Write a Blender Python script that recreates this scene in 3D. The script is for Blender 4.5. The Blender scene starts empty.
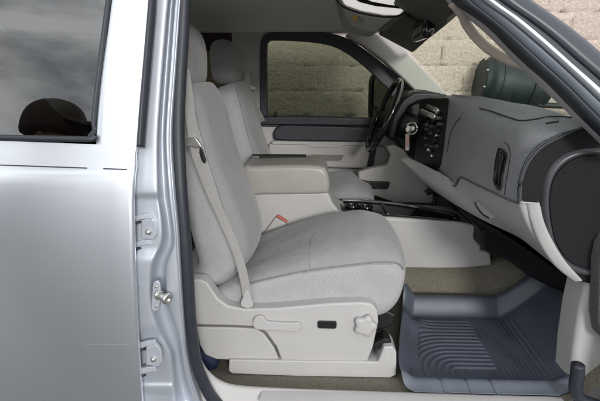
import bpy, bmesh, math, random
from mathutils import Vector, Matrix, Euler, noise
random.seed(4)
R = math.radians
S = bpy.context.scene
COL = S.collection

# ------------------------------------------------------------------ camera, light, exposure
F = 453.0                                   # focal length in photo pixels (600 wide)
CAM = Vector((0, 0, 1.5))
CROT = Euler((R(75), 0, R(2)), 'XYZ')
cd = bpy.data.cameras.new('camera'); cam = bpy.data.objects.new('camera', cd); COL.objects.link(cam)
cam.location = CAM; cam.rotation_euler = CROT
cd.sensor_width = 36; cd.lens = F / 600 * 36; cd.clip_start = 0.02; cd.clip_end = 3000
S.camera = cam
SUN_EL, SUN_AZ = R(15), R(164)              # azimuth the light comes from, measured from +Y clockwise
w = bpy.data.worlds.new("World"); S.world = w; w.use_nodes = True
nt = w.node_tree; nt.nodes.clear()
out = nt.nodes.new('ShaderNodeOutputWorld'); bg = nt.nodes.new('ShaderNodeBackground')
sky = nt.nodes.new('ShaderNodeTexSky'); sky.sky_type = 'NISHITA'; sky.sun_disc = False
sky.sun_elevation = SUN_EL; sky.sun_rotation = SUN_AZ
tc = nt.nodes.new('ShaderNodeTexCoord')
mp = nt.nodes.new('ShaderNodeMapping'); mp.inputs['Scale'].default_value = (1, 1, 2.2); mp.inputs['Location'].default_value = (.3, .1, 0)
nz = nt.nodes.new('ShaderNodeTexNoise'); nz.inputs['Scale'].default_value = 4.2; nz.inputs['Detail'].default_value = 9; nz.inputs['Roughness'].default_value = .5
cr = nt.nodes.new('ShaderNodeValToRGB')
cr.color_ramp.elements[0].position = .38; cr.color_ramp.elements[0].color = (3.2, 3.3, 3.5, 1)
cr.color_ramp.elements[1].position = .64; cr.color_ramp.elements[1].color = (10.4, 10.6, 10.8, 1)
mx = nt.nodes.new('ShaderNodeMix'); mx.data_type = 'RGBA'; mx.inputs[0].default_value = .95
L = nt.links
L.new(tc.outputs['Generated'], mp.inputs[0]); L.new(mp.outputs[0], nz.inputs['Vector'])
L.new(nz.outputs['Fac'], cr.inputs[0]); L.new(sky.outputs[0], mx.inputs[6]); L.new(cr.outputs[0], mx.inputs[7])
L.new(mx.outputs[2], bg.inputs[0]); bg.inputs[1].default_value = .145; L.new(bg.outputs[0], out.inputs[0])
sd = bpy.data.lights.new('sun', 'SUN'); sun = bpy.data.objects.new('sun', sd); COL.objects.link(sun)
sd.energy = 1.35; sd.angle = R(12); sd.color = (1, .985, .97)
dv = Vector((math.sin(SUN_AZ) * math.cos(SUN_EL), math.cos(SUN_AZ) * math.cos(SUN_EL), math.sin(SUN_EL)))
sun.rotation_euler = (-dv).to_track_quat('-Z', 'Y').to_euler(); sun.location = dv * 30
vs = S.view_settings; vs.view_transform = 'Standard'; vs.look = 'None'; vs.gamma = 1; vs.exposure = 0.56
S.render.engine = 'CYCLES'; S.cycles.max_bounces = 10; S.cycles.transparent_max_bounces = 16

# ------------------------------------------------------------------ helpers
RM = CROT.to_matrix()
def ray(px, py): return RM @ Vector(((px - 300) / F, (200.5 - py) / F, -1))
def W(px, py, Y): d = ray(px, py); return CAM + d * (Y / d.y)
def WX(px, py, X): d = ray(px, py); return CAM + d * (X / d.x)
def WZ(px, py, z): d = ray(px, py); return CAM + d * ((z - CAM.z) / d.z)
def lerp(a, b, t): return a + (b - a) * t
def sm(a, b, x):
    t = max(0, min(1, (x - a) / (b - a))); return t * t * (3 - 2 * t)
def interp(tab, x):
    if x <= tab[0][0]: return tab[0][1:]
    for p, q in zip(tab, tab[1:]):
        if x <= q[0]:
            t = (x - p[0]) / (q[0] - p[0]); return tuple(lerp(a, b, t) for a, b in zip(p[1:], q[1:]))
    return tab[-1][1:]
def spline(pts, n=6, closed=False):
    pts = [Vector(p) for p in pts]; N = len(pts); res = []
    for i in range(N if closed else N - 1):
        g = (lambda k: pts[k % N]) if closed else (lambda k: pts[max(0, min(N - 1, k))])
        a, b, c, d = g(i - 1), g(i), g(i + 1), g(i + 2)
        for k in range(n):
            t = k / n
            res.append(.5 * ((2 * b) + (c - a) * t + (2 * a - 5 * b + 4 * c - d) * t * t + (3 * b - a - 3 * c + d) * t ** 3))
    if not closed: res.append(pts[-1])
    return res

WLOC = {}
def link(name, verts, faces, mat, parent=None, smooth=True, sub=0, bevel=0, solid=0, seg=3, offset=-1, label=None, center=True):
    verts = [Vector(v) for v in verts]
    c = sum(verts, Vector()) / len(verts) if center else Vector()
    me = bpy.data.meshes.new(name); me.from_pydata([v - c for v in verts], [], faces)
    bm = bmesh.new(); bm.from_mesh(me)
    if not solid: bmesh.ops.recalc_face_normals(bm, faces=bm.faces)
    bm.to_mesh(me); bm.free()
    me.materials.append(mat)
    if smooth:
        for p in me.polygons: p.use_smooth = True
    o = bpy.data.objects.new(name, me); COL.objects.link(o)
    base = WLOC[parent.name] if parent else Vector()
    o.location = c - base; WLOC[o.name] = c
    if parent: o.parent = parent
    if solid:
        m = o.modifiers.new('solid', 'SOLIDIFY'); m.thickness = solid; m.offset = offset
    if bevel:
        m = o.modifiers.new('bevel', 'BEVEL'); m.width = bevel; m.segments = seg; m.limit_method = 'ANGLE'; m.angle_limit = R(35)
        m.harden_normals = True
    if sub:
        m = o.modifiers.new('sub', 'SUBSURF'); m.levels = m.render_levels = sub
    if label: o['label'] = label
    return o
def empty(name, loc, parent=None):
    o = bpy.data.objects.new(name, None); COL.objects.link(o); loc = Vector(loc)
    o.location = loc - (WLOC[parent.name] if parent else Vector()); WLOC[o.name] = loc; o.parent = parent
    o.empty_display_size = .1
    return o
def tag(o, label, cat, group=None, kind=None):
    if label: o['label'] = label
    if cat: o['category'] = cat
    if group: o['group'] = group
    if kind: o['kind'] = kind
    return o
def gridfaces(nr, nc, off=0, closed=False):
    f = []
    for i in range(nr - 1):
        for j in range(nc if closed else nc - 1):
            k = (j + 1) % nc
            f.append((off + i * nc + j, off + i * nc + k, off + (i + 1) * nc + k, off + (i + 1) * nc + j))
    return f
def grid(name, rows, mat, parent=None, solid=0, sub=0, smooth=True, **kw):
    nc = len(rows[0]); return link(name, [p for r in rows for p in r], gridfaces(len(rows), nc), mat, parent, smooth, sub, solid=solid, **kw)
def rings(name, rs, mat, parent=None, cap=True, sub=0, **kw):
    n = len(rs[0]); v = [p for r in rs for p in r]; f = gridfaces(len(rs), n, closed=True)
    if cap: f += [tuple(range(n))[::-1], tuple(range((len(rs) - 1) * n, len(rs) * n))]
    return link(name, v, f, mat, parent, True, sub, **kw)
def slab(name, outl, Y, depth, mat, parent=None, bevel=.006, n=0, closed=True, seg=3, **kw):
    """outline in photo pixels on the plane at distance Y, extruded away from the viewer"""
    pts = [W(p[0], p[1], p[2] if len(p) > 2 else Y) for p in outl]
    if n: pts = spline(pts, n, True)
    N = len(pts); D = Vector((0, depth, 0))
    v = pts + [p + D for p in pts]
    f = [tuple(range(N)), tuple(range(2 * N - 1, N - 1, -1))] + [(i, i + N, (i + 1) % N + N, (i + 1) % N) for i in range(N)]
    return link(name, v, f, mat, parent, bool(bevel), bevel=bevel, seg=seg, **kw)
def box(name, lo, hi, mat, parent=None, bevel=.005, seg=3, rot=None, **kw):
    lo, hi = Vector(lo), Vector(hi); c = (lo + hi) / 2; h = (hi - lo) / 2
    v = [c + (rot @ Vector((h.x * a, h.y * b, h.z * d)) if rot else Vector((h.x * a, h.y * b, h.z * d))) for a in (-1, 1) for b in (-1, 1) for d in (-1, 1)]
    f = [(0, 1, 3, 2), (4, 6, 7, 5), (0, 4, 5, 1), (2, 3, 7, 6), (0, 2, 6, 4), (1, 5, 7, 3)]
    return link(name, v, f, mat, parent, bool(bevel), bevel=bevel, seg=seg, **kw)
def frame_at(t, up):
    t = t.normalized(); s = t.cross(up)
    if s.length < 1e-4: s = t.cross(Vector((1, 0, 0)))
    s.normalize(); return s, s.cross(t).normalized()
def tube_rings(path, ra, rb=None, up=(0, 0, 1), n=12, e=2.0, taper=None):
    path = [Vector(p) for p in path]; rb = ra if rb is None else rb; up = Vector(up); rs = []
    for i, p in enumerate(path):
        t = path[min(i + 1, len(path) - 1)] - path[max(i - 1, 0)]
        s, u = frame_at(t, up); k = taper(i / (len(path) - 1)) if taper else 1
        ring = []
        for j in range(n):
            a = 2 * math.pi * j / n; c, d = math.cos(a), math.sin(a)
            ring.append(p + s * (ra * k * math.copysign(abs(c) ** (2 / e), c)) + u * (rb * k * math.copysign(abs(d) ** (2 / e), d)))
        rs.append(ring)
    return rs
def tube(name, path, ra, mat, parent=None, rb=None, up=(0, 0, 1), n=12, e=2.0, taper=None, **kw):
    return rings(name, tube_rings(path, ra, rb, up, n, e, taper), mat, parent, **kw)
def lathe(name, prof, loc, axis, mat, parent=None, n=32, lobes=0, amp=0, **kw):
    """prof: (radius, height along axis)"""
    q = Vector((0, 0, 1)).rotation_difference(Vector(axis)); loc = Vector(loc); rs = []
    for r, h in prof:
        rs.append([loc + q @ Vector(((r * (1 + amp * math.cos(lobes * a))) * math.cos(a), (r * (1 + amp * math.cos(lobes * a))) * math.sin(a), h)) for a in [2 * math.pi * k / n for k in range(n)]])
    return rings(name, rs, mat, parent, **kw)
def normals2(poly):
    N = len(poly); area = sum(poly[i][0] * poly[(i + 1) % N][1] - poly[(i + 1) % N][0] * poly[i][1] for i in range(N))
    s = 1 if area > 0 else -1; res = []
    for i in range(N):
        a = Vector(poly[(i + 1) % N]) - Vector(poly[i - 1]); a.normalize(); res.append(Vector((a.y, -a.x)) * s)
    return res
def pillow(name, poly, y0, y1, r, mat, parent=None, mid=9, shape=None, capbulge=0, scale=False, **kw):
    """poly in (x, z); rounded towards both ends; shape(x, z, v) -> (dx, dz), v in 0..1 across the width"""
    nor = normals2(poly); q = 7
    xs, zs = [p[0] for p in poly], [p[1] for p in poly]; cx, cz_, hx_, hz_ = (min(xs) + max(xs)) / 2, (min(zs) + max(zs)) / 2, (max(xs) - min(xs)) / 2, (max(zs) - min(zs)) / 2
    sl = [(y0 + r * (1 - math.cos(a)), r * (1 - math.sin(a))) for a in [k / q * math.pi / 2 for k in range(q + 1)]]
    body = [(lerp(y0 + r, y1 - r, k / mid), 0) for k in range(1, mid)]
    allsl = sl + body + [(y0 + y1 - y, i) for y, i in reversed(sl)]
    rs = []
    for y, ins in allsl:
        v = (y - y0) / (y1 - y0); ring = []
        for p, nn in zip(poly, nor):
            if scale: x, z = cx + (p[0] - cx) * (hx_ - ins) / hx_, cz_ + (p[1] - cz_) * (hz_ - ins) / hz_
            else: x, z = p[0] - nn.x * ins, p[1] - nn.y * ins
            if shape: dx, dz = shape(x, z, v); x += dx; z += dz
            ring.append(Vector((x, y, z)))
        rs.append(ring)
    n = len(poly); verts = [p for r_ in rs for p in r_]; f = gridfaces(len(rs), n, closed=True)
    f += [tuple(range(n))[::-1], tuple(range((len(rs) - 1) * n, len(rs) * n))]
    return link(name, verts, f, mat, parent, True, **kw)

# ------------------------------------------------------------------ materials
def mat(name, col, rough=.5, metal=0, spec=.5, coat=0, bump=None, var=None, sheen=0, speck=None):
    """bump: (scale, strength, distance); var: (scale, amount) tone variation; speck: (scale, colour, threshold)"""
    m = bpy.data.materials.new(name); m.use_nodes = True; n = m.node_tree; b = n.nodes['Principled BSDF']
    b.inputs['Base Color'].default_value = (*col, 1); b.inputs['Roughness'].default_value = rough; b.inputs['Metallic'].default_value = metal
    b.inputs['Specular IOR Level'].default_value = spec; b.inputs['Coat Weight'].default_value = coat; b.inputs['Coat Roughness'].default_value = .04
    b.inputs['Sheen Weight'].default_value = sheen; b.inputs['Sheen Roughness'].default_value = .5
    t = n.nodes.new('ShaderNodeTexCoord'); last = None
    if var:
        z = n.nodes.new('ShaderNodeTexNoise'); z.inputs['Scale'].default_value = var[0]; z.inputs['Detail'].default_value = 5
        n.links.new(t.outputs['Object'], z.inputs['Vector'])
        mr = n.nodes.new('ShaderNodeMapRange'); mr.inputs['From Min'].default_value = .25; mr.inputs['From Max'].default_value = .75
        mr.inputs['To Min'].default_value = 1 - var[1]; mr.inputs['To Max'].default_value = 1 + var[1]
        n.links.new(z.outputs['Fac'], mr.inputs['Value'])
        x = n.nodes.new('ShaderNodeVectorMath'); x.operation = 'SCALE'; x.inputs[0].default_value = col
        n.links.new(mr.outputs[0], x.inputs['Scale']); last = x.outputs[0]
        rr = n.nodes.new('ShaderNodeMapRange'); rr.inputs['To Min'].default_value = rough * .85; rr.inputs['To Max'].default_value = min(1, rough * 1.15)
        n.links.new(z.outputs['Fac'], rr.inputs['Value']); n.links.new(rr.outputs[0], b.inputs['Roughness'])
    if speck:
        z = n.nodes.new('ShaderNodeTexNoise'); z.inputs['Scale'].default_value = speck[0]; z.inputs['Detail'].default_value = 2
        n.links.new(t.outputs['Object'], z.inputs['Vector'])
        ra = n.nodes.new('ShaderNodeMapRange'); ra.inputs['From Min'].default_value = speck[2] - .06; ra.inputs['From Max'].default_value = speck[2] + .06
        n.links.new(z.outputs['Fac'], ra.inputs['Value'])
        mm = n.nodes.new('ShaderNodeMix'); mm.data_type = 'RGBA'; n.links.new(ra.outputs[0], mm.inputs[0])
        if last: n.links.new(last, mm.inputs[6])
        else: mm.inputs[6].default_value = (*col, 1)
        mm.inputs[7].default_value = (*speck[1], 1); last = mm.outputs[2]
    if last: n.links.new(last, b.inputs['Base Color'])
    if bump:
        z = n.nodes.new('ShaderNodeTexNoise'); z.inputs['Scale'].default_value = bump[0]; z.inputs['Detail'].default_value = 3
        n.links.new(t.outputs['Object'], z.inputs['Vector'])
        bp = n.nodes.new('ShaderNodeBump'); bp.inputs['Strength'].default_value = bump[1]; bp.inputs['Distance'].default_value = bump[2]
        n.links.new(z.outputs['Fac'], bp.inputs['Height']); n.links.new(bp.outputs[0], b.inputs['Normal'])
    return m
def weave(name, col, scale=420, amt=.14, strength=.14):
    """woven cloth: crossed waves for the threads and a soft blotch for wear"""
    m = mat(name, col, .9, spec=.2, sheen=.2, var=(14, .07), speck=(330, tuple(c * .88 for c in col), .55)); n = m.node_tree; b = n.nodes['Principled BSDF']
    t = n.nodes.new('ShaderNodeTexCoord'); hs = []
    for d in ('X', 'Y', 'Z'):
        wv = n.nodes.new('ShaderNodeTexWave'); wv.bands_direction = d; wv.inputs['Scale'].default_value = scale / 6.28
        wv.inputs['Distortion'].default_value = 1.5; wv.inputs['Detail'].default_value = 2
        n.links.new(t.outputs['Object'], wv.inputs['Vector']); hs.append(wv)
    a = n.nodes.new('ShaderNodeMath'); n.links.new(hs[0].outputs['Fac'], a.inputs[0]); n.links.new(hs[1].outputs['Fac'], a.inputs[1])
    a2 = n.nodes.new('ShaderNodeMath'); n.links.new(a.outputs[0], a2.inputs[0]); n.links.new(hs[2].outputs['Fac'], a2.inputs[1])
    bp = n.nodes.new('ShaderNodeBump'); bp.inputs['Strength'].default_value = strength; bp.inputs['Distance'].default_value = .0007
    n.links.new(a2.outputs[0], bp.inputs['Height'])
    z = n.nodes.new('ShaderNodeTexNoise'); z.inputs['Scale'].default_value = 11; z.inputs['Detail'].default_value = 4
    n.links.new(t.outputs['Object'], z.inputs['Vector'])
    b2 = n.nodes.new('ShaderNodeBump'); b2.inputs['Strength'].default_value = .35; b2.inputs['Distance'].default_value = .022
    n.links.new(z.outputs['Fac'], b2.inputs['Height']); n.links.new(bp.outputs[0], b2.inputs['Normal']); n.links.new(b2.outputs[0], b.inputs['Normal'])
    return m
def glass(name, tint, refl=.0, rough=0.0, graze=.9, f0=.04):
    m = bpy.data.materials.new(name); m.use_nodes = True; n = m.node_tree; n.nodes.clear()
    o = n.nodes.new('ShaderNodeOutputMaterial'); tr = n.nodes.new('ShaderNodeBsdfTransparent'); tr.inputs[0].default_value = (*tint, 1)
    g = n.nodes.new('ShaderNodeBsdfGlossy'); g.inputs['Roughness'].default_value = rough
    lw = n.nodes.new('ShaderNodeLayerWeight'); pw = n.nodes.new('ShaderNodeMath'); pw.operation = 'POWER'; pw.inputs[1].default_value = 5
    fr = n.nodes.new('ShaderNodeMath'); fr.operation = 'MULTIPLY_ADD'; fr.inputs[1].default_value = graze; fr.inputs[2].default_value = f0
    n.links.new(lw.outputs['Facing'], pw.inputs[0]); n.links.new(pw.outputs[0], fr.inputs[0])
    ad = n.nodes.new('ShaderNodeMath'); ad.inputs[1].default_value = refl; ad.use_clamp = True
    x = n.nodes.new('ShaderNodeMixShader'); n.links.new(fr.outputs[0], ad.inputs[0]); n.links.new(ad.outputs[0], x.inputs[0])
    n.links.new(tr.outputs[0], x.inputs[1]); n.links.new(g.outputs[0], x.inputs[2]); n.links.new(x.outputs[0], o.inputs[0])
    return m
M = {}
M['paint'] = mat('silver paint', (.73, .76, .81), .37, .84, .5, .5, bump=(900, .04, .0004))
M['jamb'] = mat('silver jamb paint', (.50, .53, .58), .44, .5, .5, .15, var=(12, .05))
M['rubber'] = mat('dark rubber seal', (.022, .026, .034), .5, var=(30, .15))
M['blackp'] = mat('black plastic', (.010, .010, .011), .45, 0, .35, bump=(900, .15, .0006))
M['gloss'] = mat('gloss black plastic', (.008, .008, .009), .12, coat=.4)
M['plastic'] = mat('light grey plastic', (.415, .405, .395), .48, bump=(420, .3, .0010), var=(5, .075), speck=(500, (.385, .376, .367), .56))
M['plastic_d'] = mat('taupe plastic', (.40, .38, .36), .52, bump=(700, .12, .0007), var=(7, .03))
M['vinyl'] = mat('armrest vinyl', (.32, .305, .28), .38, bump=(500, .18, .0008), var=(12, .04))
M['liner'] = mat('headliner cloth', (.83, .785, .735), .95, spec=.1, bump=(350, .3, .001), var=(3, .05))
M['cloth'] = weave('grey seat cloth', (.283, .276, .278))
M['cloth_lit_side'] = weave('side lit seat cloth', (.355, .347, .352), 500)  # bolster cloth; most of its paleness is side light put into the colour
M['welt'] = mat('seam thread', (.20, .20, .21), .9)
M['belt'] = weave('belt webbing', (.315, .305, .29), 900)
M['carpet'] = mat('olive tan carpet', (.20, .185, .148), 1, spec=.05, bump=(260, 1.0, .006), var=(9, .12), speck=(210, (.145, .134, .105), .55))
M['cover'] = mat('grey dash carpet', (.19, .193, .20), 1, spec=.05, sheen=.3, bump=(500, .8, .002), var=(8, .07), speck=(240, (.245, .25, .26), .57))
M['matr'] = mat('blue grey rubber', (.073, .084, .110), .40, bump=(300, .3, .0012), var=(11, .14), speck=(190, (.10, .108, .125), .66))
M['chrome'] = mat('chrome', (.75, .75, .75), .12, 1)
M['steel'] = mat('zinc steel', (.55, .54, .5), .35, .9, var=(60, .12))
M['lens'] = mat('lamp lens', (.85, .85, .83), .15, coat=.5)
M['lens'].node_tree.nodes['Principled BSDF'].inputs['Emission Color'].default_value = (1, .97, .92, 1); M['lens'].node_tree.nodes['Principled BSDF'].inputs['Emission Strength'].default_value = .4
M['orange'] = mat('orange red plastic', (.42, .11, .06), .45)
M['yellow'] = mat('yellow sticker', (.55, .34, .08), .5)
M['white'] = mat('white sticker', (.6, .6, .58), .5)
M['pink'] = mat('pale pink tag', (.50, .34, .28), .5)
M['green'] = mat('dark green plastic', (.009, .020, .020), .55, var=(5, .15), bump=(60, .15, .004))
M['navy'] = mat('navy cloth', (.02, .03, .07), .8, bump=(200, .5, .002))
M['darkint'] = mat('dark maroon trim', (.035, .02, .02), .8)
M['tan'] = mat('tan cloth', (.24, .19, .125), .9, bump=(200, .5, .002))
M['visor'] = mat('shaded taupe cloth', (.13, .122, .103), .9, bump=(300, .3, .001))  # roof shade over visors and header is put into this dark colour
M['mirror'] = mat('mirror glass', (.8, .8, .8), .02, 1)
M['privacy'] = glass('privacy glass', (.045, .05, .045), .13)
M['tint'] = glass('tinted side glass', (.50, .535, .475), 0, 0, .3, .002)
M['clear'] = glass('windshield glass', (.84, .89, .80), 0, 0, .2, .012)
M['navyp'] = mat('dark navy vinyl', (.016, .018, .026), .45, bump=(500, .2, .0008))
M['skin'] = mat('skin', (.35, .2, .14), .5)
M['cap'] = mat('brown cap cloth', (.055, .036, .027), .9)
M['dark_cloth'] = mat('dark jacket cloth', (.02, .02, .024), .9)

M['buttons'] = mat('grey buttons', (.06, .06, .062), .35, coat=.3)
# ------------------------------------------------------------------ the setting
def asphalt():
    m = mat('worn asphalt', (.075, .075, .075), .95, bump=(60, .6, .01), var=(1.2, .2), speck=(260, (.13, .13, .13), .62)); return m
gr = link('ground', [(-400, -400, 0), (400, -400, 0), (400, 400, 0), (-400, 400, 0)], [(0, 1, 2, 3)], asphalt(), smooth=False, center=False)
gr['kind'] = 'structure'
WALLY = 4.05
def block_wall():
    m = mat('split face block', (.5, .4, .32), .95, spec=.15); n = m.node_tree; b = n.nodes['Principled BSDF']
    t = n.nodes.new('ShaderNodeTexCoord')
    geo = n.nodes.new('ShaderNodeAttribute'); geo.attribute_name = 'tone'
    z = n.nodes.new('ShaderNodeTexNoise'); z.inputs['Scale'].default_value = 48; z.inputs['Detail'].default_value = 6; z.inputs['Roughness'].default_value = .65
    n.links.new(t.outputs['Object'], z.inputs['Vector'])
    r = n.nodes.new('ShaderNodeValToRGB'); e = r.color_ramp.elements
    e[0].position = .3; e[0].color = (.43, .355, .305, 1); e[1].position = .66; e[1].color = (.67, .57, .505, 1)
    n.links.new(z.outputs['Fac'], r.inputs[0])
    mm = n.nodes.new('ShaderNodeMix'); mm.data_type = 'RGBA'; mm.blend_type = 'MULTIPLY'; mm.inputs[0].default_value = 1
    n.links.new(r.outputs[0], mm.inputs[6]); n.links.new(geo.outputs['Color'], mm.inputs[7]); n.links.new(mm.outputs[2], b.inputs['Base Color'])
    z2 = n.nodes.new('ShaderNodeTexNoise'); z2.inputs['Scale'].default_value = 44; z2.inputs['Detail'].default_value = 8; z2.inputs['Roughness'].default_value = .62
    n.links.new(t.outputs['Object'], z2.inputs['Vector'])
    bp = n.nodes.new('ShaderNodeBump'); bp.inputs['Strength'].default_value = 1; bp.inputs['Distance'].default_value = .017
    n.links.new(z2.outputs['Fac'], bp.inputs['Height']); n.links.new(bp.outputs[0], b.inputs['Normal'])
    x0, x1, zt, st = -3.0, 5.4, 3.0, .02
    nx, nzv = round((x1 - x0) / st), round(zt / st); vs_, tone = [], []
    for i in range(nzv + 1):
        for j in range(nx + 1):
            x, zz = x0 + j * st, i * st
            c = i // 10; jj = j + (10 if c % 2 else 0); k = jj // 20
            joint = 0 if (i % 10 == 0 or jj % 20 == 0) else 1
            rel = noise.noise(Vector((x * 16, zz * 20, 3 + k))) * .004 + noise.noise(Vector((x * 34 + k, zz * 38, 9 + c))) * .003
            rel = max(rel, -.001)
            dpt = -.006 - rel if joint else -.003
            vs_.append((x, WALLY + dpt, zz))
            if joint and (i % 10 in (1, 9) or jj % 20 in (1, 19)): vs_[-1] = (x, WALLY - .006 - rel * .4, zz)
            h = .9 + .2 * (noise.noise(Vector((k * 7.3, c * 3.1, 5))) * .5 + .5)
            tone.append((1.22, 1.23, 1.26, 1) if not joint else (h, h, h * .98, 1))
    o = grid('block_wall', [vs_[i * (nx + 1):(i + 1) * (nx + 1)] for i in range(nzv + 1)], m, None, center=False)
    a = o.data.color_attributes.new('tone', 'FLOAT_COLOR', 'POINT')
    for i, c in enumerate(tone): a.data[i].color = c
    md = o.modifiers.new('thick', 'SOLIDIFY'); md.thickness = .19; md.offset = 1 if o.data.polygons[0].normal.y < 0 else -1
    md.offset = -1
    tag(o, 'pinkish tan split face concrete block wall behind the truck', 'wall')
    return o
block_wall()

# ------------------------------------------------------------------ the truck
T = empty('pickup_truck', (0, 2.1, 0))
tag(T, 'silver pickup truck with its front passenger door open showing a grey cloth cabin', 'pickup truck')

# --- rear door: outer skin, frame, glass
BODYP = [(.3, 1.24), (.5, 1.172), (.7, 1.126), (.85, 1.106), (.96, 1.099), (1.06, 1.099), (1.15, 1.104), (1.22, 1.111), (1.262, 1.1185), (1.272, 1.124), (1.30, 1.131), (1.75, 1.222), (1.95, 1.28)]
def mono(tab, n=12):
    m = []
    for i in range(len(tab)):
        sl = [(tab[k + 1][1] - tab[k][1]) / (tab[k + 1][0] - tab[k][0]) for k in (i - 1, i) if 0 <= k < len(tab) - 1]
        m.append(sum(sl) / len(sl))
    res = []
    for i in range(len(tab) - 1):
        (x0, y0), (x1, y1) = tab[i], tab[i + 1]; h = x1 - x0
        for k in range(n):
            t = k / n; res.append((x0 + h * t, (2 * t ** 3 - 3 * t * t + 1) * y0 + (t ** 3 - 2 * t * t + t) * h * m[i] + (-2 * t ** 3 + 3 * t * t) * y1 + (t ** 3 - t * t) * h * m[i + 1]))
    res.append(tab[-1]); return res
BODY = mono(BODYP)
def WB(px, py, off=0):
    Y = 1.12
    for _ in range(6): p = W(px, py, Y); Y = interp(BODY, p.z)[0] + off
    return W(px, py, Y)
EDGE = [(-30, 149), (0, 147.5), (60, 142.5), (100, 139), (140, 136), (149, 135.5), (158, 132.5), (175, 129.5), (200, 128.5), (260, 129.5), (330, 132.5), (401, 137.5), (520, 146)]
GLR = [(-30, 117), (0, 111), (70, 102), (110, 97.5), (128, 96), (150, 95)]     # right side of the glass opening
door = empty('rear_door', WB(60, 250), T)
lower = [146, 150, 155, 160, 163, 165, 166.5, 168, 169.5, 171, 172.5, 174, 176, 179, 183, 190, 200, 215, 235, 260, 290, 320, 340, 343, 344, 345.5, 347, 350, 370, 400, 440, 500]
rows = []
def one_row(py, l, ncol):
    e = interp(EDGE, py)[0]; r = []
    for j in range(ncol + 1):
        x = lerp(l, e, j / ncol); r.append(WB(x, py + (x - 137) * .038, 0))
    wdt = lerp(2, 6.5, sm(147, 168, py))
    r += [WB(e + wdt * .45, py, .0015), WB(e + wdt * .8, py, .006), WB(e + wdt, py, .016), WB(e + wdt, py, .05)]
    return r
grid('door_skin', [one_row(p, -330, 26) for p in lower], M['paint'], door)
up = [-40, -20, 0, 20, 40, 60, 80, 100, 115, 125, 133, 138, 142, 146]
def up_row(py):
    g = interp(GLR, py)[0] + 1.5; r = one_row(py, g, 8)
    return [WB(g - .5, py + (g - 137) * .038, .02)] + r
grid('window_frame', [up_row(p) for p in up], M['paint'], door)
# glass and its seals
gl = []
for py in (-40, -20, 0, 30, 60, 90, 115, 130, 140):
    g = interp(GLR, py)[0]; gl.append([WB(lerp(-330, g, j / 12), py + (lerp(-330, g, j / 12) - 137) * .038 * (py > 100), .016) for j in range(13)])
grid('window_pane', gl, M['privacy'], door)
tube('window_seal', spline([WB(interp(GLR, p)[0] - 2.5, p, .006) for p in (-40, 0, 40, 80, 110, 125)] + [WB(94.5, 131, .006), WB(91, 136, .006)], 4), .0055, M['rubber'], door, rb=.007)
tube('belt_seal', spline([WB(x, 138.6 + (x - 60) * .02, -.001) for x in (-330, -150, 0, 40, 80, 88)] + [WB(92, 139, 0), WB(95, 136, .003)], 4), .0125, M['rubber'], door, rb=.007, e=3)
for a, b in ((-330, 87), (103.5, 127)):
    tube('pinstripe', [WB(lerp(a, b, k / 8), 169.8 + (lerp(a, b, k / 8) - 137) * .035, -.001) for k in range(9)], .0022, M['rubber'], door, rb=.0015)
M['scratch'] = mat('scuffed paint', (.66, .68, .72), .5, .4)
for pts in ([(84, 344), (100, 344.4), (118, 344.2), (131, 344.6)],):
    tube('scratch', spline([WB(x, y, .0003) for x, y in pts], 6),   .0004, M['scratch'], door, rb=.0003, n=6)
# the gap between door and pillar
tube('door_seal', spline([WB(interp(EDGE, p)[0] + 4.5, p, .014) for p in (-40, 0, 40, 80, 110, 130, 147)], 4), .0088, M['rubber'], door, rb=.012, e=3)

# --- B pillar jamb: one pressed sheet with groove, ridge and hinge pockets
JC = [ # row: x of panel left, panel right, groove l, groove r, ridge l, ridge line, ridge r, seal start
 (-40, 150, 171, 175, 177, 180, 183, 187, 189),
 (0, 148, 166, 169, 172, 174.5, 177.5, 182, 183.5),
 (60, 144, 161, 164, 167.5, 170, 173.5, 177.5, 179),
 (134, 138, 156, 158, 162.5, 164.5, 167.8, 172, 173.5),
 (165, 134, 156, 158, 163.5, 166, 169.3, 173.5, 175),
 (197, 131, 157, 158.5, 166, 168.5, 172, 176, 177.5),
 (215, 131, 160, 162, 169.5, 171, 174, 178, 179),
 (235, 131, 161, 163, 172, 173.5, 175.5, 179.5, 180.5),
 (246, 131, 159, 161.5, 171, 173.5, 176, 180, 181),
 (256, 131, 153.5, 156, 165, 169, 176.5, 180.5, 181.5),
 (266, 131, 149.5, 152.5, 162.5, 166, 177.5, 181, 182),
 (285, 131, 147.5, 151, 162, 166, 178.5, 181.8, 183),
 (300, 132, 148, 152, 163, 167, 179.5, 183, 184),
 (316, 132, 151, 155, 167, 171.5, 181, 184, 185),
 (330, 133, 156, 160, 172, 177, 182.5, 185.2, 186.2),
 (342, 133, 163, 167, 176, 179.5, 183.5, 186, 187.3),
 (352, 134, 168, 172, 178.5, 181, 184.2, 187, 188.5),
 (372, 136, 170.5, 174, 181, 184, 188, 191, 193),
 (386, 138, 171, 175, 184.5, 188, 192, 195.5, 197.5),
 (401, 139, 172, 177, 189, 193, 197, 201, 203),
 (425, 140, 175, 183, 202, 207, 212, 216, 219),
 (455, 142, 185, 200, 232, 238, 244, 249, 252)]
JY = [1.158, 1.153, 1.160, 1.222, 1.218, 1.163, 1.155, 1.166, 1.20]
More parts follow.
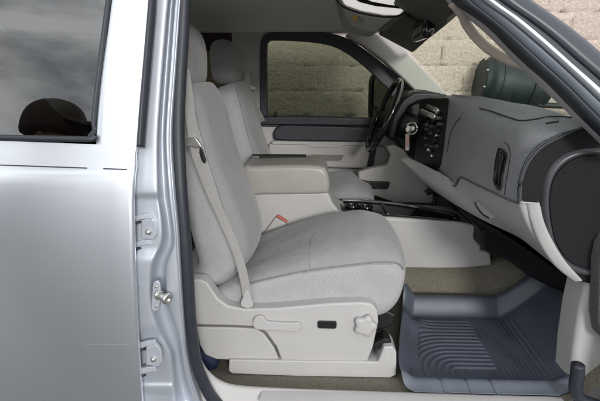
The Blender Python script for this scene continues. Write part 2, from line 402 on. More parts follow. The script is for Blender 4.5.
def jrow(py):
    c = interp(JC, py); x = [c[0] - 8, c[0] + 2, c[1], c[2], c[3], c[4], c[5], c[6], c[7]]
    tum = interp(BODY, W(150, py, 1.16).z)[0] - 1.112
    # hinge pockets set back a little; lips between them
    pk = 0.012 * (sm(193, 199, py) - sm(247, 262, py)) + .010 * (sm(262, 285, py) * 0 + sm(326, 336, py) - sm(381, 387, py)) + .008 * (sm(394, 398, py))
    ys = [a + tum for a in JY]; ys[0] = ys[1] = ys[0] + pk; ys[2] += pk * .8
    pts = [(x[0], ys[0]), (x[1], ys[0]), (lerp(x[1], x[2], .55), ys[1]), (lerp(x[1], x[2], .9), ys[1]), (x[2] + .4, ys[2] - .001),
           (x[3], ys[2] + .004), (lerp(x[3], x[4], .4), ys[3]), (x[4], ys[3]), (x[5] - 1.5, ys[4]), (x[5], ys[5] + .004), (x[5] + 1.2, ys[5]),
           (lerp(x[5], x[6], .5), ys[5] - .001), (x[6] - .8, ys[5]), (x[6], ys[5] + .004), (x[6] + .9, ys[6]), (lerp(x[6], x[7], .5), ys[6]), (x[7], ys[7]), (x[8] + 1, ys[8])]
    return [W(a, py, b) for a, b in pts]
pil = empty('door_pillar', W(160, 250, 1.16), T)
jr = [-40, -20, 0, 20, 40, 60, 80, 100, 120, 140, 160, 180, 190, 193, 195, 197, 199, 203, 210, 220, 228, 235, 240, 244, 248, 252, 256, 260, 264, 268, 275, 285, 295, 305, 312, 320, 326, 329, 332, 335, 338, 342, 347, 352, 360, 372, 379, 382, 384, 386, 388, 391, 394, 396, 398, 401, 408, 416, 425, 440, 455]
grid('pillar_sheet', [jrow(p) for p in jr], M['jamb'], pil, sub=1)
# door hinges
for hy, hx in ((229, 0), (356, 5)):
    h = empty('hinge', W(148 + hx, hy, 1.155), pil)
    for dy in (-13, 13):
        a, b = hy + dy - 3.5, hy + dy + 3.5
        slab('hinge_leaf', [(134 + hx, a + 4, 1.150), (141 + hx, a + 2, 1.149), (150 + hx, a + 1, 1.151), (152 + hx, b - 1, 1.151), (141 + hx, b, 1.149), (134 + hx, b + 3, 1.150)], 1.15, .012, M['jamb'], h, bevel=.002)
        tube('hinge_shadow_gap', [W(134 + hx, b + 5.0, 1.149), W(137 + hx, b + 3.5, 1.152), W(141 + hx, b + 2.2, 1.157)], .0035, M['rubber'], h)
    slab('hinge_plate', [(141 + hx, hy - 9), (152 + hx, hy - 11), (156 + hx, hy - 6), (157 + hx, hy + 6), (153 + hx, hy + 11), (141 + hx, hy + 9)], 1.151, .014, M['jamb'], h, bevel=.003)
    p = W(148.5 + hx, hy + 3, 1.151)
    lathe('bolt', [(.009, 0), (.009, .002), (.0065, .003), (.006, .008), (.004, .009)], p, (0, -1, 0), M['steel'], h, n=6)
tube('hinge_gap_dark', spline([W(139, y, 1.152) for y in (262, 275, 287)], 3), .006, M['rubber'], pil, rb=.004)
# striker
st = empty('door_striker', W(158, 295, 1.165), pil)
slab('striker_plate', [(153, 284), (157, 281), (160, 285), (160.5, 296), (159, 308), (155, 312), (151.5, 309), (152, 296)], 1.149, .012, M['jamb'], st, bevel=.003, n=3)
pa = W(158.5, 294.5, 1.150)
tube('striker_bar', [pa, pa + Vector((.012, -.012, 0)), pa + Vector((.030, -.020, -.001))], .0105, M['steel'], st, n=18)
lathe('striker_collar', [(.012, 0), (.0145, .001), (.0145, .006), (.012, .008)], pa, (.75, -.65, 0), M['steel'], st)
lathe('striker_head', [(.011, 0), (.0155, .002), (.0165, .006), (.015, .011), (.0105, .0125), (.0075, .0125), (.006, .007), (.001, .007)], pa + Vector((.026, -.019, 0)), (.83, -.55, -.1), M['steel'], st)
for yy in (286.5, 306): lathe('bolt', [(.004, 0), (.004, .002), (.002, .003)], W(156.4, yy, 1.149), (0, -1, 0), M['steel'], st, n=12)

# --- weatherstrip round the opening
WS = [(186.5, -40), (184.5, 0), (182.5, 40), (180, 80), (178.5, 120), (179, 150), (181.2, 190), (184.5, 230), (187.5, 270), (190, 310), (192.8, 338), (196, 360), (202.5, 380), (213, 399), (232, 416), (262, 428), (330, 436), (480, 446), (600, 452), (640, 440)]
def ws_y(py): return 1.188 + (interp(BODY, W(150, py, 1.16).z)[0] - 1.112) * .9
tube('weatherstrip', spline([W(x, y, ws_y(min(y, 420))) for x, y in WS], 5), .0155, M['rubber'], T, rb=.020, up=(0, -1, 0), e=2.6, n=18)
# beige inner sill trim and sill plate
sill = []
TR = [(193, 335), (197, 352), (202.5, 366), (212, 377), (225, 384.5), (245, 388), (300, 391), (400, 394.5), (480, 397), (560, 399)]
for x, y in spline([(a, b, 0) for a, b in TR], 4) and [(p.x, p.y) for p in spline([(a, b, 0) for a, b in TR], 4)]:
    c = W(x, y, 1.275); sill.append(c)
rowsS = [[], [], [], [], [], []]
for i, c in enumerate(sill):
    t = (sill[min(i + 1, len(sill) - 1)] - sill[max(i - 1, 0)]).normalized(); nrm = Vector((-t.z, 0, t.x)) * -1   # outwards (down / left)
    for k, (a, b) in enumerate(((.004, .014), (.000, .006), (.002, .0), (.012, -.003), (.05, -.03), (.075, -.05))): rowsS[k].append(c + nrm * a * lerp(.3, 1, sm(.1, .4, i / len(sill))) + Vector((0, b, 0)))
grid('sill_trim', rowsS, M['plastic'], T, solid=.003, sub=1)
slab('sill_plate', [(261, 392.5, 1.262), (420, 397.2, 1.262), (565, 401.5, 1.262), (570, 412, 1.225), (420, 409, 1.225), (258, 404, 1.225)], 1.262, .02, M['plastic'], T, bevel=.004)

# --- cab floor and tunnel
fl = []
def floor_z(X, Y):
    return .490 + .17 * sm(1.86, 1.99, Y) - .17 * sm(2.22, 2.42, Y) + max(0, X - .84) * 1.1
for i in range(31):
    X = lerp(-1.6, .95, i / 30); fl.append([Vector((X, lerp(1.27, 2.95, j / 50), floor_z(X, lerp(1.27, 2.95, j / 50)))) for j in range(51)])
grid('carpet_floor', fl, M['carpet'], T)

# --- front seats
def xz(pts, Y, n=5): return [(p.x, p.z) for p in spline([W(a, b, Y) for a, b in pts], n, True)]
seat = empty('front_seat', (-.1, 1.7, .5), T)
cz = W(300, 275, 1.43).z
cush = xz([(196, 316), (204, 300), (226, 291), (247, 284.5), (270, 278.5), (310, 270.5), (350, 265.5), (380, 262.5), (395, 263), (402.5, 270), (404.5, 281), (402, 294), (396, 306), (387, 315), (377, 319), (360, 322), (330, 328), (260, 334), (206, 332)], 1.43)
czb = W(310, 300, 1.43).z
def cshape(x, z, v):
    k = sm(czb - .02, czb + .075, z); cr_ = (4 * v * (1 - v)) ** .55
    f = sm(-.28, .14, x); nose = 1 - .45 * sm(.18, .28, x)
    side = math.exp(-((v - .14) / .09) ** 2) + math.exp(-((v - .86) / .09) ** 2)
    return (.018 * cr_ * sm(.15, .27, x), k * (cr_ * (.018 + .062 * f) * nose + side * .012 * (1 - f * .6)))
pillow('seat_cushion', cush, 1.43, 1.955, .034, M['cloth'], seat, mid=16, shape=cshape)
_cs = bpy.data.objects['seat_cushion']; _cs.data.materials.append(M['cloth_lit_side'])
# side panel seam of the cushion
seam = [p for p in spline([W(a, b, 1.433) for a, b in ((246, 285.5), (270, 279.5), (310, 271.2), (350, 266), (380, 263), (395, 263.8), (401, 266), (404, 270.5))], 5)]
_tab = sorted((p.x, p.z) for p in seam)
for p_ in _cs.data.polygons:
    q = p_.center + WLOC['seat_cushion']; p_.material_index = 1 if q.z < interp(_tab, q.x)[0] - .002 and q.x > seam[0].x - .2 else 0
tube('piping', [p + Vector((0, .002, .003)) for p in seam], .0026, M['welt'], seat)
_cu = bpy.data.objects[[o.name for o in bpy.data.objects if o.name.startswith('seat_cushion')][0]]
from mathutils.bvhtree import BVHTree
_c0 = WLOC[_cu.name]; _bv = BVHTree.FromPolygons([v.co + _c0 for v in _cu.data.vertices], [tuple(p.vertices) for p in _cu.data.polygons])
def on_cushion(pts, n=5):
    r_ = []
    for p in pts:
        h = _bv.ray_cast(CAM, ray(*p).normalized())[0]
        if h: r_.append(h)
    return spline(r_, n)
for pts in ([(310, 269), (309.5, 262), (309, 254), (309.5, 246), (312, 238), (316, 232)], [(262, 262), (280, 258), (300, 254.5), (309, 253.5)]):
    tube('seam', on_cushion(pts), .0012, M['welt'], seat, n=8)
# backrest
FE = [W(a, b, 1.445) for a, b in ((226, 291), (238, 277), (240, 262), (232, 233), (222, 200), (208, 157), (197, 118), (190, 92), (187, 82))]
FE = spline(FE, 5); nS = len(FE); rs = []
for i, p in enumerate(FE):
    s = i / (nS - 1); t = (FE[min(i + 1, nS - 1)] - FE[max(i - 1, 0)]).normalized()
    t = lerp(t, (W(187, 82, 1.445) - W(240, 262, 1.445)).normalized(), .75).normalized()
    nb = Vector((-t.z, 0, t.x))           # backwards
    if nb.x > 0: nb = -nb
    hw = .258 - .015 * sm(.3, .75, s) - .05 * sm(.80, .95, s) - .09 * sm(.93, 1, s) - .03 * (1 - sm(0, .08, s))
    th = .085 + .035 * (1 - sm(.0, .3, s)) - .02 * sm(.3, 1, s) - .03 * sm(.93, 1.0, s) - .015 * (1 - sm(0, .08, s))
    ctr = Vector((0, 1.70, 0)) + Vector((p.x, 0, p.z)) + nb * th
    ring = []; n_ = 48
    for j in range(n_):
        a = 2 * math.pi * j / n_; c, d = math.cos(a), math.sin(a)
        yy = math.copysign(abs(c) ** (2 / 3.6), c); dd = math.copysign(abs(d) ** (2 / 3.0), d)
        front = max(0, -dd)
        bol = .016 * math.exp(-((abs(yy) - .72) / .16) ** 2) * sm(.08, .3, s) * (1 - sm(.75, .9, s))
        lum = .050 * math.exp(-((s - .33) / .22) ** 2) * max(0, 1 - yy * yy * 1.0) + .02 * math.exp(-((s - .78) / .15) ** 2) * max(0, 1 - yy * yy)
        ring.append(ctr + Vector((0, hw * yy, 0)) + nb * (th * dd) - nb * front * (bol + lum))
    rs.append(ring)
_br = rings('backrest', rs, M['cloth'], seat, sub=1); _br.data.materials.append(M['cloth_lit_side'])
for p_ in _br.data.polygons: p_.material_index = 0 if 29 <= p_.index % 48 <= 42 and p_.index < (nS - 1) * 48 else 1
for j_ in (29, 43):
    tube('seam', [Vector(r_[j_]) + Vector((.0005, 0, 0)) for r_ in rs[6:-5]], .0015, M['welt'], seat, n=8)
# headrest
hp = [W(a, b, 1.60) for a, b in ((0, 0),)]
hx, hz = -.487, 1.588
hpoly = [(p.x, p.y) for p in spline([(hx + a, hz + b, 0) for a, b in ((.062, -.10), (.072, -.04), (.070, .03), (.048, .078), (.005, .102), (-.045, .094), (-.070, .06), (-.072, -.02), (-.062, -.085), (-.03, -.112), (.03, -.115))], 5, True)]
head = pillow('headrest', hpoly, 1.565, 1.835, .06, M['cloth'], seat, mid=8, shape=lambda x, z, v: (0, 0.012 * (4 * v * (1 - v)) ** .6 * sm(hz, hz + .1, z)), capbulge=.006, scale=True)
for yy in (1.635, 1.765): tube('headrest_post', [(hx + .0, yy, hz - .09), (hx + .01, yy, hz - .2)], .006, M['chrome'], seat)
# plastic side skirt in two pieces
SK = [(188, 280), (201, 279.5), (207, 282.5), (212, 290), (218, 299), (228, 306), (245, 309.3), (280, 308), (330, 303.5), (362, 302.5), (372, 304), (377.5, 310), (378.5, 322), (373, 348), (367, 363), (340, 364), (282, 362.5)]
SKu = SK + [(276, 347), (266, 333), (258, 327.2), (230, 326), (188, 325)]
slab('side_skirt', SKu, 1.385, .055, M['plastic'], seat, bevel=.008, n=0, seg=4)
slab('skirt_panel', [(188, 327), (230, 327.5), (256, 328.7), (264, 334), (274, 348), (280, 362), (250, 361.3), (216, 359.5), (205, 355), (199.5, 345), (197, 332)], 1.390, .05, M['plastic'], seat, bevel=.006, seg=4)
# recliner lever
lp = W(259, 323, 1.385); lv = W(301, 326.5, 1.372)
hub = [W(a, b, 1.372) for a, b in ((253.5, 327), (253, 321), (256, 316.8), (261.5, 316.3), (265, 319), (268, 321.8), (290, 323), (298, 323), (301, 326), (299.5, 331), (290, 331.5), (268, 330.5), (258, 329.8))]
hub = spline(hub, 3, True); N = len(hub)
link('recliner_lever', hub + [p + Vector((0, .014, 0)) for p in hub], [tuple(range(N)), tuple(range(2 * N - 1, N - 1, -1))] + [(i, i + N, (i + 1) % N + N, (i + 1) % N) for i in range(N)], M['plastic'], seat, bevel=.004)
# rocker switch
slab('seat_switch', [(317.5, 322.5), (319, 321.2), (335.5, 321.6), (336.8, 323.2), (336.5, 327.6), (335, 329), (319, 328.6), (317.5, 327.2)], 1.379, .012, M['blackp'], seat, bevel=.002)
# five lobed knob
kp = W(364.8, 323.5, 1.386)
star = []
lathe('adjuster_knob', [(.030, 0), (.0345, .004), (.036, .012), (.0345, .020), (.030, .0235), (.022, .0245), (.001, .0245)], kp, (0, -1, 0), M['plastic'], seat, n=60, lobes=5, amp=.14)
# rail under the seat
slab('seat_rail', [(229, 360), (300, 361), (378, 362), (384, 347), (393, 346.5), (396.5, 352), (396.5, 375), (390, 378), (300, 376.5), (232, 374), (228.5, 371)], 1.377, .09, M['plastic'], seat, bevel=.005)
slab('rail_cap', [(372, 345), (385, 338), (390, 340), (393, 345), (388, 349), (376, 349)], 1.40, .06, M['blackp'], seat, bevel=.004)
slab('seat_pan', [(240, 309), (384, 309), (397, 315), (393, 326), (378, 332), (240, 345)], 1.47, .44, M['blackp'], seat, bevel=.01)

def copy_tree(o, parent, d=Vector()):
    c = o.copy(); COL.objects.link(c); c.parent = parent; c.location = o.location + d
    for ch in [x for x in bpy.data.objects if x.parent == o]: copy_tree(ch, c)
    return c
copy_tree(seat, T, Vector((.0, .86, 0)))

# --- seat belt of the passenger seat
belt = empty('seat_belt', W(210, 190, 1.37), T)
bl = spline([W(184, 70, 1.33), W(188.5, 100, 1.345), (W(191, 122, 1.35)), W(194.5, 146, 1.352), W(200, 165, 1.358), W(211, 193, 1.37), W(224, 222, 1.385), W(236, 250, 1.39), W(243.5, 276, 1.395), W(247.5, 299, 1.40)], 6)
tube('webbing', bl, .0150, M['belt'], belt, rb=.0018, up=(.25, -1, 0), n=14, e=4)
slab('latch_plate', [(182, 144), (184.5, 140), (190, 137.2), (196, 138.2), (202, 146.5), (201, 147.8), (190, 146.8), (184, 147.4)], 1.338, .012, M['steel'], belt, bevel=.003)
slab('latch_stop', [(199.5, 147), (202.5, 150), (206, 161), (204.6, 164), (201.5, 161), (199, 153)], 1.352, .01, M['blackp'], belt, bevel=.003)
slab('anchor_boot', [(240.5, 305), (243, 297), (245, 291), (248.5, 290), (251, 298), (253, 306), (247, 308)], 1.392, .02, M['plastic'], belt, bevel=.005, n=3)
# buckle beside the console
bk = empty('belt_buckle', W(268, 232, 1.945), T)
slab('buckle_body', [(257, 243), (275.5, 217.5), (286.5, 223.5), (281, 238), (270, 246), (258, 247)], 1.952, .025, M['plastic'], bk, bevel=.004)
slab('release_button', [(275.8, 216.8), (278.5, 215.5), (287.5, 221.4), (286.8, 223.0)], 1.954, .021, M['orange'], bk, bevel=.0015)

# --- centre console
con = empty('center_console', W(380, 240, 2.0), T)
near, far = 1.975, 2.245
side = [(235, 192), (328, 192), (333, 203), (339, 211), (347, 215.2), (400, 218), (456, 221.5), (472, 224.5), (479.5, 229), (481.5, 238), (481.5, 250.5), (491, 252.5), (492.5, 266), (470, 268.5), (420, 271), (300, 262), (235, 250)]
slab('console_body', side, near, far - near, M['plastic'], con, bevel=.014, seg=4)
lid = [(p.x, p.z) for p in spline([W(a, b, near - .01) for a, b in ((243, 168), (255, 166.4), (290, 165.4), (318, 166.2), (326.5, 170.5), (329.5, 180), (329.5, 190), (325, 194.2), (300, 195), (262, 195.4), (243, 195))], 4, True)]
pillow('armrest_lid', lid, near - .012, far + .012, .022, M['vinyl'], con, mid=4, scale=True)
# dark seam along the lid hinge, with a small chrome latch
a = W(252, 163.2, far - .02); zt = max(z for x, z in lid)
box('lid_strip', (a.x, far - .075, zt - .004), (a.x + .27, far - .01, zt + .006), M['blackp'], con, bevel=.003)
box('lid_latch', (a.x + .005, far - .10, zt - .002), (a.x + .045, far - .075, zt + .006), M['chrome'], con, bevel=.002)
# gloss black tray let into the top, with raised ribs inside
tz = W(400, 218, near).z
t1 = [(338, 200), (398, 204), (452, 214.5), (457.5, 218.5), (456, 221), (400, 216.8), (346, 212.8), (340, 207)]
def trayp(px, py): return WZ(px, py, lerp(W(347, 215.2, near).z, W(456, 221.5, near).z, (px - 347) / 109) + .004)
tp = spline([trayp(*p) for p in t1], 3, True); N = len(tp)
link('cup_tray', tp + [p + Vector((0, 0, .008)) for p in tp] + [lerp(p, sum(tp, Vector()) / N, .06) + Vector((0, 0, .008)) for p in tp] + [lerp(p, sum(tp, Vector()) / N, .08) + Vector((0, 0, -.002)) for p in tp],
     gridfaces(4, N, closed=True) + [tuple(range(3 * N, 4 * N))], M['gloss'], con, bevel=.0015)
for px, py, r in ((352, 206.5, .034), (366, 207.5, .034)):
    p = trayp(px, py); lathe('cup_holder', [(r, .002), (r, .010), (r * .9, .012), (r * .86, .006), (r * .8, -.004)], p, (0, 0, 1), M['gloss'], con, n=28, cap=False)
box('tray_rib', trayp(385, 210) + Vector((-.004, -.09, 0)), trayp(385, 210) + Vector((.004, .09, .012)), M['gloss'], con, bevel=.002)
# transfer lever
p = WZ(434, 216, tz); lvr = empty('shift_lever', p, T)
b0 = W(434, 214, 2.28); b1 = W(434.5, 194, 2.28)
tube('lever_stem', [b0, lerp(b0, b1, .5), b1], .012, M['blackp'], lvr, taper=lambda s: 1 - .3 * s)
tube('lever_grip', spline([W(426, 193.5, 2.27), W(429, 191.5, 2.27), W(434, 191, 2.27), W(439, 193.5, 2.27), W(440, 196.5, 2.27)], 4), .017, M['blackp'], lvr, rb=.016, up=(0, -1, 0))

# --- dashboard
dash = empty('dashboard', (.7, 1.9, 1.1), T)
# light grey lower panel with the glove box door
lowtop = [(519, 203, 1.318), (505, 197, 1.40), (490, 190.2, 1.50), (475, 183, 1.61), (461, 176.5, 1.74), (455, 184, 1.80), (447, 177, 1.88), (437, 171.5, 1.97), (420, 163, 2.12), (407, 157, 2.24)]
lowbot = [(576, 281, 1.335), (560, 270, 1.38), (545, 258, 1.43), (525, 242, 1.50), (505, 231.5, 1.58), (485, 222, 1.66), (462, 209.5, 1.78), (443, 197.5, 1.92), (428, 186, 2.05), (408.5, 163, 2.22)]
tp_ = spline([W(*p) for p in lowtop], 4); bt_ = spline([W(*p) for p in lowbot], 4)
rows = []
for k in range(9):
    s = k / 8
    rows.append([lerp(a, b, s) + Vector((-.035 * math.sin(s * math.pi) * sm(2.2, 1.9, a.y) if False else -.03 * math.sin(s * math.pi), 0, 0)) for a, b in zip(tp_, bt_)])
rows.append([b + Vector((.03, 0, -.004)) for b in bt_]); rows.append([b + Vector((.12, .0, .0)) for b in bt_])
# near edge turned forward
for r_ in rows: r_.insert(0, r_[0] + Vector((.03, -.004, .0)));  r_.insert(0, r_[0] + Vector((.05, .02, 0)))
grid('lower_panel', rows, M['plastic'], dash, sub=1)
# white band on the near end that sweeps down under the end cap
bandL = [(519, 202.5), (526, 203), (531, 222), (541, 246), (556, 267), (574, 281.5)]
bandR = [(540, 203.5), (541, 204), (545, 221), (554, 241), (567, 262), (583, 280)]
bl_ = spline([W(a, b, 1.314) for a, b in bandL], 5); br_ = spline([W(a, b, 1.305) for a, b in bandR], 5)
rows = [[p + Vector((-.0, .012, 0)) for p in bl_], bl_, [lerp(a, b, .12) + Vector((0, -.003, 0)) for a, b in zip(bl_, br_)], [lerp(a, b, .85) + Vector((0, -.004, 0)) for a, b in zip(bl_, br_)], br_, [p + Vector((0, .05, 0)) for p in br_]]
grid('end_band', rows, M['plastic'], dash, sub=1)
# glove box outline gap and handle
tube('panel_gap', spline([W(458, 178.5, 1.76), W(463, 196, 1.77), W(468, 205, 1.755), W(474, 212, 1.73)], 4), .003, M['rubber'], dash, rb=.002)
def gp(px, py, s=0): # point on the glove box face
    Y = lerp(1.62, 1.60, 0) + (481 - px) * .006; return W(px, py, Y - .03 + s)
hn = [(474.5, 201.5), (478, 202.5), (484, 209), (490.5, 217.5), (488.5, 218.2), (481.5, 213.5), (476.5, 207)]
hq = spline([gp(a, b) for a, b in hn], 3, True); N = len(hq)
link('glove_handle', hq + [p + Vector((.03, .012, 0)) for p in hq], [tuple(range(N)), tuple(range(2 * N - 1, N - 1, -1))] + [(i, i + N, (i + 1) % N + N, (i + 1) % N) for i in range(N)], M['plastic_d'], dash, bevel=.003)
tube('handle_recess', spline([gp(a, b, -.002) for a, b in ((474.8, 202.5), (478, 208.5), (483, 214.5), (489, 218))], 4), .0035, M['rubber'], dash)
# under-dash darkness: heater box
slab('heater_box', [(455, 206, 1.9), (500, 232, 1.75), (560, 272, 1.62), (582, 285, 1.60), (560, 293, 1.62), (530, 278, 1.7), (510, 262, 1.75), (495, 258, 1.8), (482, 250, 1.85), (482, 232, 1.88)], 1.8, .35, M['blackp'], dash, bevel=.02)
# dash body under the cover, out to the driver's side
prof = [(.90, 1.335), (.80, 1.35), (.72, 1.34), (.68, 1.31), (.665, 1.25), (.66, 1.17), (.69, 1.08), (.78, 1.0), (.95, .95)]
profd = [(.86, 1.385), (.74, 1.405), (.64, 1.405), (.60, 1.37), (.585, 1.30), (.59, 1.2), (.62, 1.10), (.75, 1.0), (.95, .95)]
rows = []
for Y in (1.37, 1.6, 2.0):
    rows.append([Vector((a, Y, b)) for a, b in prof])
grid('dash_core', rows, M['blackp'], dash)
rows = []
for Y in (2.0, 2.05, 2.3, 2.6, 2.85):
    rows.append([Vector((a + .03, Y, b + (.012 if 2.2 < Y < 2.8 else 0))) for a, b in profd])
grid('driver_dash', rows, M['blackp'], dash, sub=1)
# end cap: black shell with raised ring and textured inset
cap = [(519, 203), (518.5, 190), (521, 175), (527, 160), (537, 148), (552, 138.5), (575, 130), (600, 125.5), (640, 123), (650, 160), (640, 240), (615, 275), (590, 284), (578, 281), (566, 268), (553, 246), (545, 225), (541, 206)]
slab('end_cap', cap, 1.325, .012, mat('black end cap', (.009, .009, .010), .62, 0, .22, bump=(900, .15, .0006)), dash, bevel=.005, seg=3)
tube('end_cap_rim', spline([W(a, b, 1.322) for a, b in cap[:9]], 5), .004, M['rubber'], dash)
ring_ = [(552, 250), (545, 225), (542.5, 205), (544, 185), (550, 169), (561, 157), (577, 150), (600, 147.5), (630, 150), (645, 190), (630, 250), (600, 275), (570, 271)]
inn = [(558, 246), (552, 224), (550, 205), (551.5, 187), (557, 174), (566.5, 164), (580, 157.5), (600, 155.5), (624, 158), (637, 192), (623, 244), (600, 268), (574, 264)]
ra_ = spline([W(a, b, 1.322) for a, b in ring_], 5, True); ri_ = spline([W(a, b, 1.322) for a, b in inn], 5, True); N = len(ra_)
D = lambda y: Vector((0, y, 0))
link('end_ring', [p + D(.004) for p in ra_] + [lerp(a, b, .25) + D(-.008) for a, b in zip(ra_, ri_)] + [lerp(a, b, .75) + D(-.008) for a, b in zip(ra_, ri_)] + [p + D(.006) for p in ri_],
     gridfaces(4, N, closed=True), mat('satin charcoal plastic', (.055, .056, .062), .35, bump=(600, .1, .0005)), dash, sub=1)
slab('end_inset', inn, 1.319, .006, mat('pebbled black vinyl', (.010, .010, .012), .75, 0, .3, bump=(260, 1.0, .003)), dash, bevel=.002, n=3)

# --- the grey carpet cover that lies on the dash (a thing of its own)
tops = [ # per column: Y then pixel rows: windshield edge, top, front roll, face..., bottom
 (2.03, [(452, 94), (451, 96), (449, 99.5), (447.5, 106), (446.5, 118), (445, 135), (443, 150), (439.5, 168)]),
 (1.93, [(464, 95), (463, 98), (460, 103), (456.5, 112), (454.5, 125), (452.5, 142), (450, 158), (447, 176.5)]),
 (1.80, [(481, 96.5), (479, 100), (475, 106), (470, 116), (466.5, 129), (464, 146), (460, 164), (455, 186)]),
 (1.74, [(488, 98), (486, 101.5), (482, 108), (476, 118.5), (472, 132), (469, 147), (465.5, 162), (461, 177)]),
 (1.61, [(508, 101.5), (505, 105), (500, 111), (492, 121.5), (487, 135), (483.5, 152), (480, 168), (475, 183.5)]),
 (1.50, [(527, 105), (523, 108), (517, 114), (508, 124), (502, 138), (498.5, 156), (495, 174), (490, 190.5)]),
 (1.41, [(548, 109.5), (543, 112.5), (536, 117.5), (525, 127), (516, 142), (511, 160), (508, 178), (503.5, 197)]),
 (1.345, [(572, 118.5), (566, 121.5), (557, 126), (545, 134), (532, 147), (523, 163), (518.5, 180), (516, 202)]),
 (1.322, [(588, 124.5), (580, 128), (569, 132.5), (553.5, 140), (539, 149.5), (528, 163), (521.5, 180), (520, 203)])]
cv = empty('dashboard_cover', (.7, 1.65, 1.40)); tag(cv, 'grey carpeted cover with cut-out vent hole draped over the dashboard', 'dash cover')
cols = []
for Y, pr in tops:
    c = []
    for i, (a, b) in enumerate(pr):
        c.append(W(a, b, Y))
    cols.append(spline(c, 4))
nr = len(cols[0]); lines = [spline([c[i] for c in cols], 4) for i in range(nr)]
def crease(p):
    return p
wr = []
for r_ in lines:
    wr.append([p + Vector((-.5, -.15, .6)).normalized() * (.004 * noise.noise(p * 9) + .002 * noise.noise(p * 30)) for p in r_])
grid('cover_cloth', wr, M['cover'], cv, sub=1)
from mathutils.bvhtree import BVHTree
_n = len(wr[0]); BV = BVHTree.FromPolygons([p for r_ in wr for p in r_], gridfaces(len(wr), _n))
def cover_pt(px, py):
    h = BV.ray_cast(CAM, ray(px, py).normalized())[0]
    return h if h else W(px, py, 1.33)
def on_cover(pts, lift=.003, n=4): return spline([cover_pt(*p) + Vector((-.8, -.35, .3)).normalized() * lift for p in pts], n)
M['seamd'] = mat('dark seam', (.03, .03, .033), .95)
tube('fold_seam', on_cover([(480, 108.5), (492, 111.5), (508, 117), (520, 120.5), (534, 119.5), (552, 116.5), (572, 117.5)], .001), .0022, M['seamd'], cv)
tube('side_seam', on_cover([(461, 117.5), (455, 124), (450.5, 134), (448.5, 144), (447.5, 152)], .001), .0018, M['seamd'], cv)
tube('edge_binding', [p + Vector((-.004, -.002, 0)) for p in wr[-1]], .0035, mat('cover binding', (.09, .092, .1), .95), cv)
tube('side_binding', [r_[-1] for r_ in wr], .004, mat('side binding', (.07, .072, .08), .95), cv)
tube('vent_stitching', on_cover([(505, 142.5), (509, 146.5), (510.5, 156), (508.5, 170), (506, 184), (505, 195)], .002), .0012, M['seamd'], cv)
tube('slot_hole', on_cover([(546, 123.5), (551, 122.8), (559, 121.6)], .001), .0026, M['seamd'], cv)
# air vent, part of the dashboard, showing through the cover
vo = [(499, 148.5), (503, 149), (507, 152.5), (508, 157.5), (505.5, 166), (503.5, 177), (502.5, 188), (500, 190.5), (496.5, 187.5), (494, 180), (495, 168), (497, 156)]
vp = spline([cover_pt(*p) + Vector((-.8, -.45, .2)).normalized() * .006 for p in vo], 3, True); N = len(vp); vc = sum(vp, Vector()) / N
vent = empty('air_vent', vc, dash)
link('vent_mouth', vp + [lerp(p, vc, .10) + Vector((-.002, -.001, 0)) for p in vp] + [lerp(p, vc, .2) + Vector((.0015, .001, 0)) for p in vp], gridfaces(3, N, closed=True) + [tuple(range(2 * N, 3 * N))], M['gloss'], vent)
for a, b in (((499.5, 153), (497, 184)), ((503.5, 152), (500, 187))):
    q = [cover_pt(lerp(a[0], b[0], k / 4), lerp(a[1], b[1], k / 4)) + Vector((-.8, -.45, .2)).normalized() * .008 for k in range(5)]
    tube('vent_blade', q, .0022, M['blackp'], vent, rb=.0012)

# --- centre stack and instrument cluster
stack = empty('center_stack', W(432, 130, 2.2), dash)
rows = []
for py in (98, 102, 112, 130, 150, 163, 171):
    rows.append([W(lerp(449, 441, sm(95, 170, py)), py, 2.02), W(lerp(447, 438, sm(95, 170, py)), py, 2.035), W(lerp(430, 424, sm(95, 170, py)), py + 1, 2.2), W(lerp(416, 410, sm(95, 170, py)), py + 2, 2.37), W(lerp(424, 420, sm(95, 170, py)), py + 2, 2.41)])
grid('stack_panel', rows, M['blackp'], stack, sub=1)
def knob(px, py, Y, r, h, m, par=stack, nm='knob'):
    lathe(nm, [(r, 0), (r, h * .8), (r * .9, h), (.001, h)], W(px, py, Y) + Vector((.01, 0, 0)), (-1, -.10, .12), m, par, n=24)
for y0_, y1_, x0_, x1_ in ((106.5, 111.5, 428, 438), (111.5, 117.5, 421.5, 435)):
    tube('silver_bar', [W(x0_, y0_, 2.22), W(lerp(x0_, x1_, .5), lerp(y0_, y1_, .45), 2.16), W(x1_, y1_, 2.08)], .010, M['steel'], stack, rb=.012)
knob(436, 121, 2.12, .016, .03, M['blackp']); knob(441, 131, 2.08, .017, .03, M['blackp']); knob(437, 141, 2.1, .017, .03, M['blackp'])
for px, py in ((431, 150.5), (434.5, 156.5), (439, 136)): knob(px, py, 2.08, .008, .03, M['chrome'])
for px, py, Y in ((440, 118, 2.07), (441.5, 124, 2.06), (434, 126, 2.14), (429, 129, 2.2), (433, 133, 2.15), (428, 138, 2.2), (434, 146, 2.12), (439.5, 146, 2.07), (429, 145, 2.18)):
    p = W(px, py, Y); box('console_button', p + Vector((-.02, -.012, -.007)), p + Vector((.008, .012, .007)), M['buttons'], stack, bevel=.002)
p = W(428, 122.5, 2.2); box('display', p + Vector((-.016, -.06, -.018)), p + Vector((.006, .06, .018)), M['gloss'], stack, bevel=.002)
for k, py in enumerate((116, 124, 133)):
    p = W(424, py, 2.25); box('radio_button', p + Vector((-.014, -.07, -.006)), p + Vector((.01, .07, .006)), M['gloss'], stack, bevel=.002)
clu = [(448, 95), (438, 93), (425, 90), (412, 92), (404, 100), (400, 118), (398, 140), (404, 152), (418, 160), (440, 166), (446, 130)]
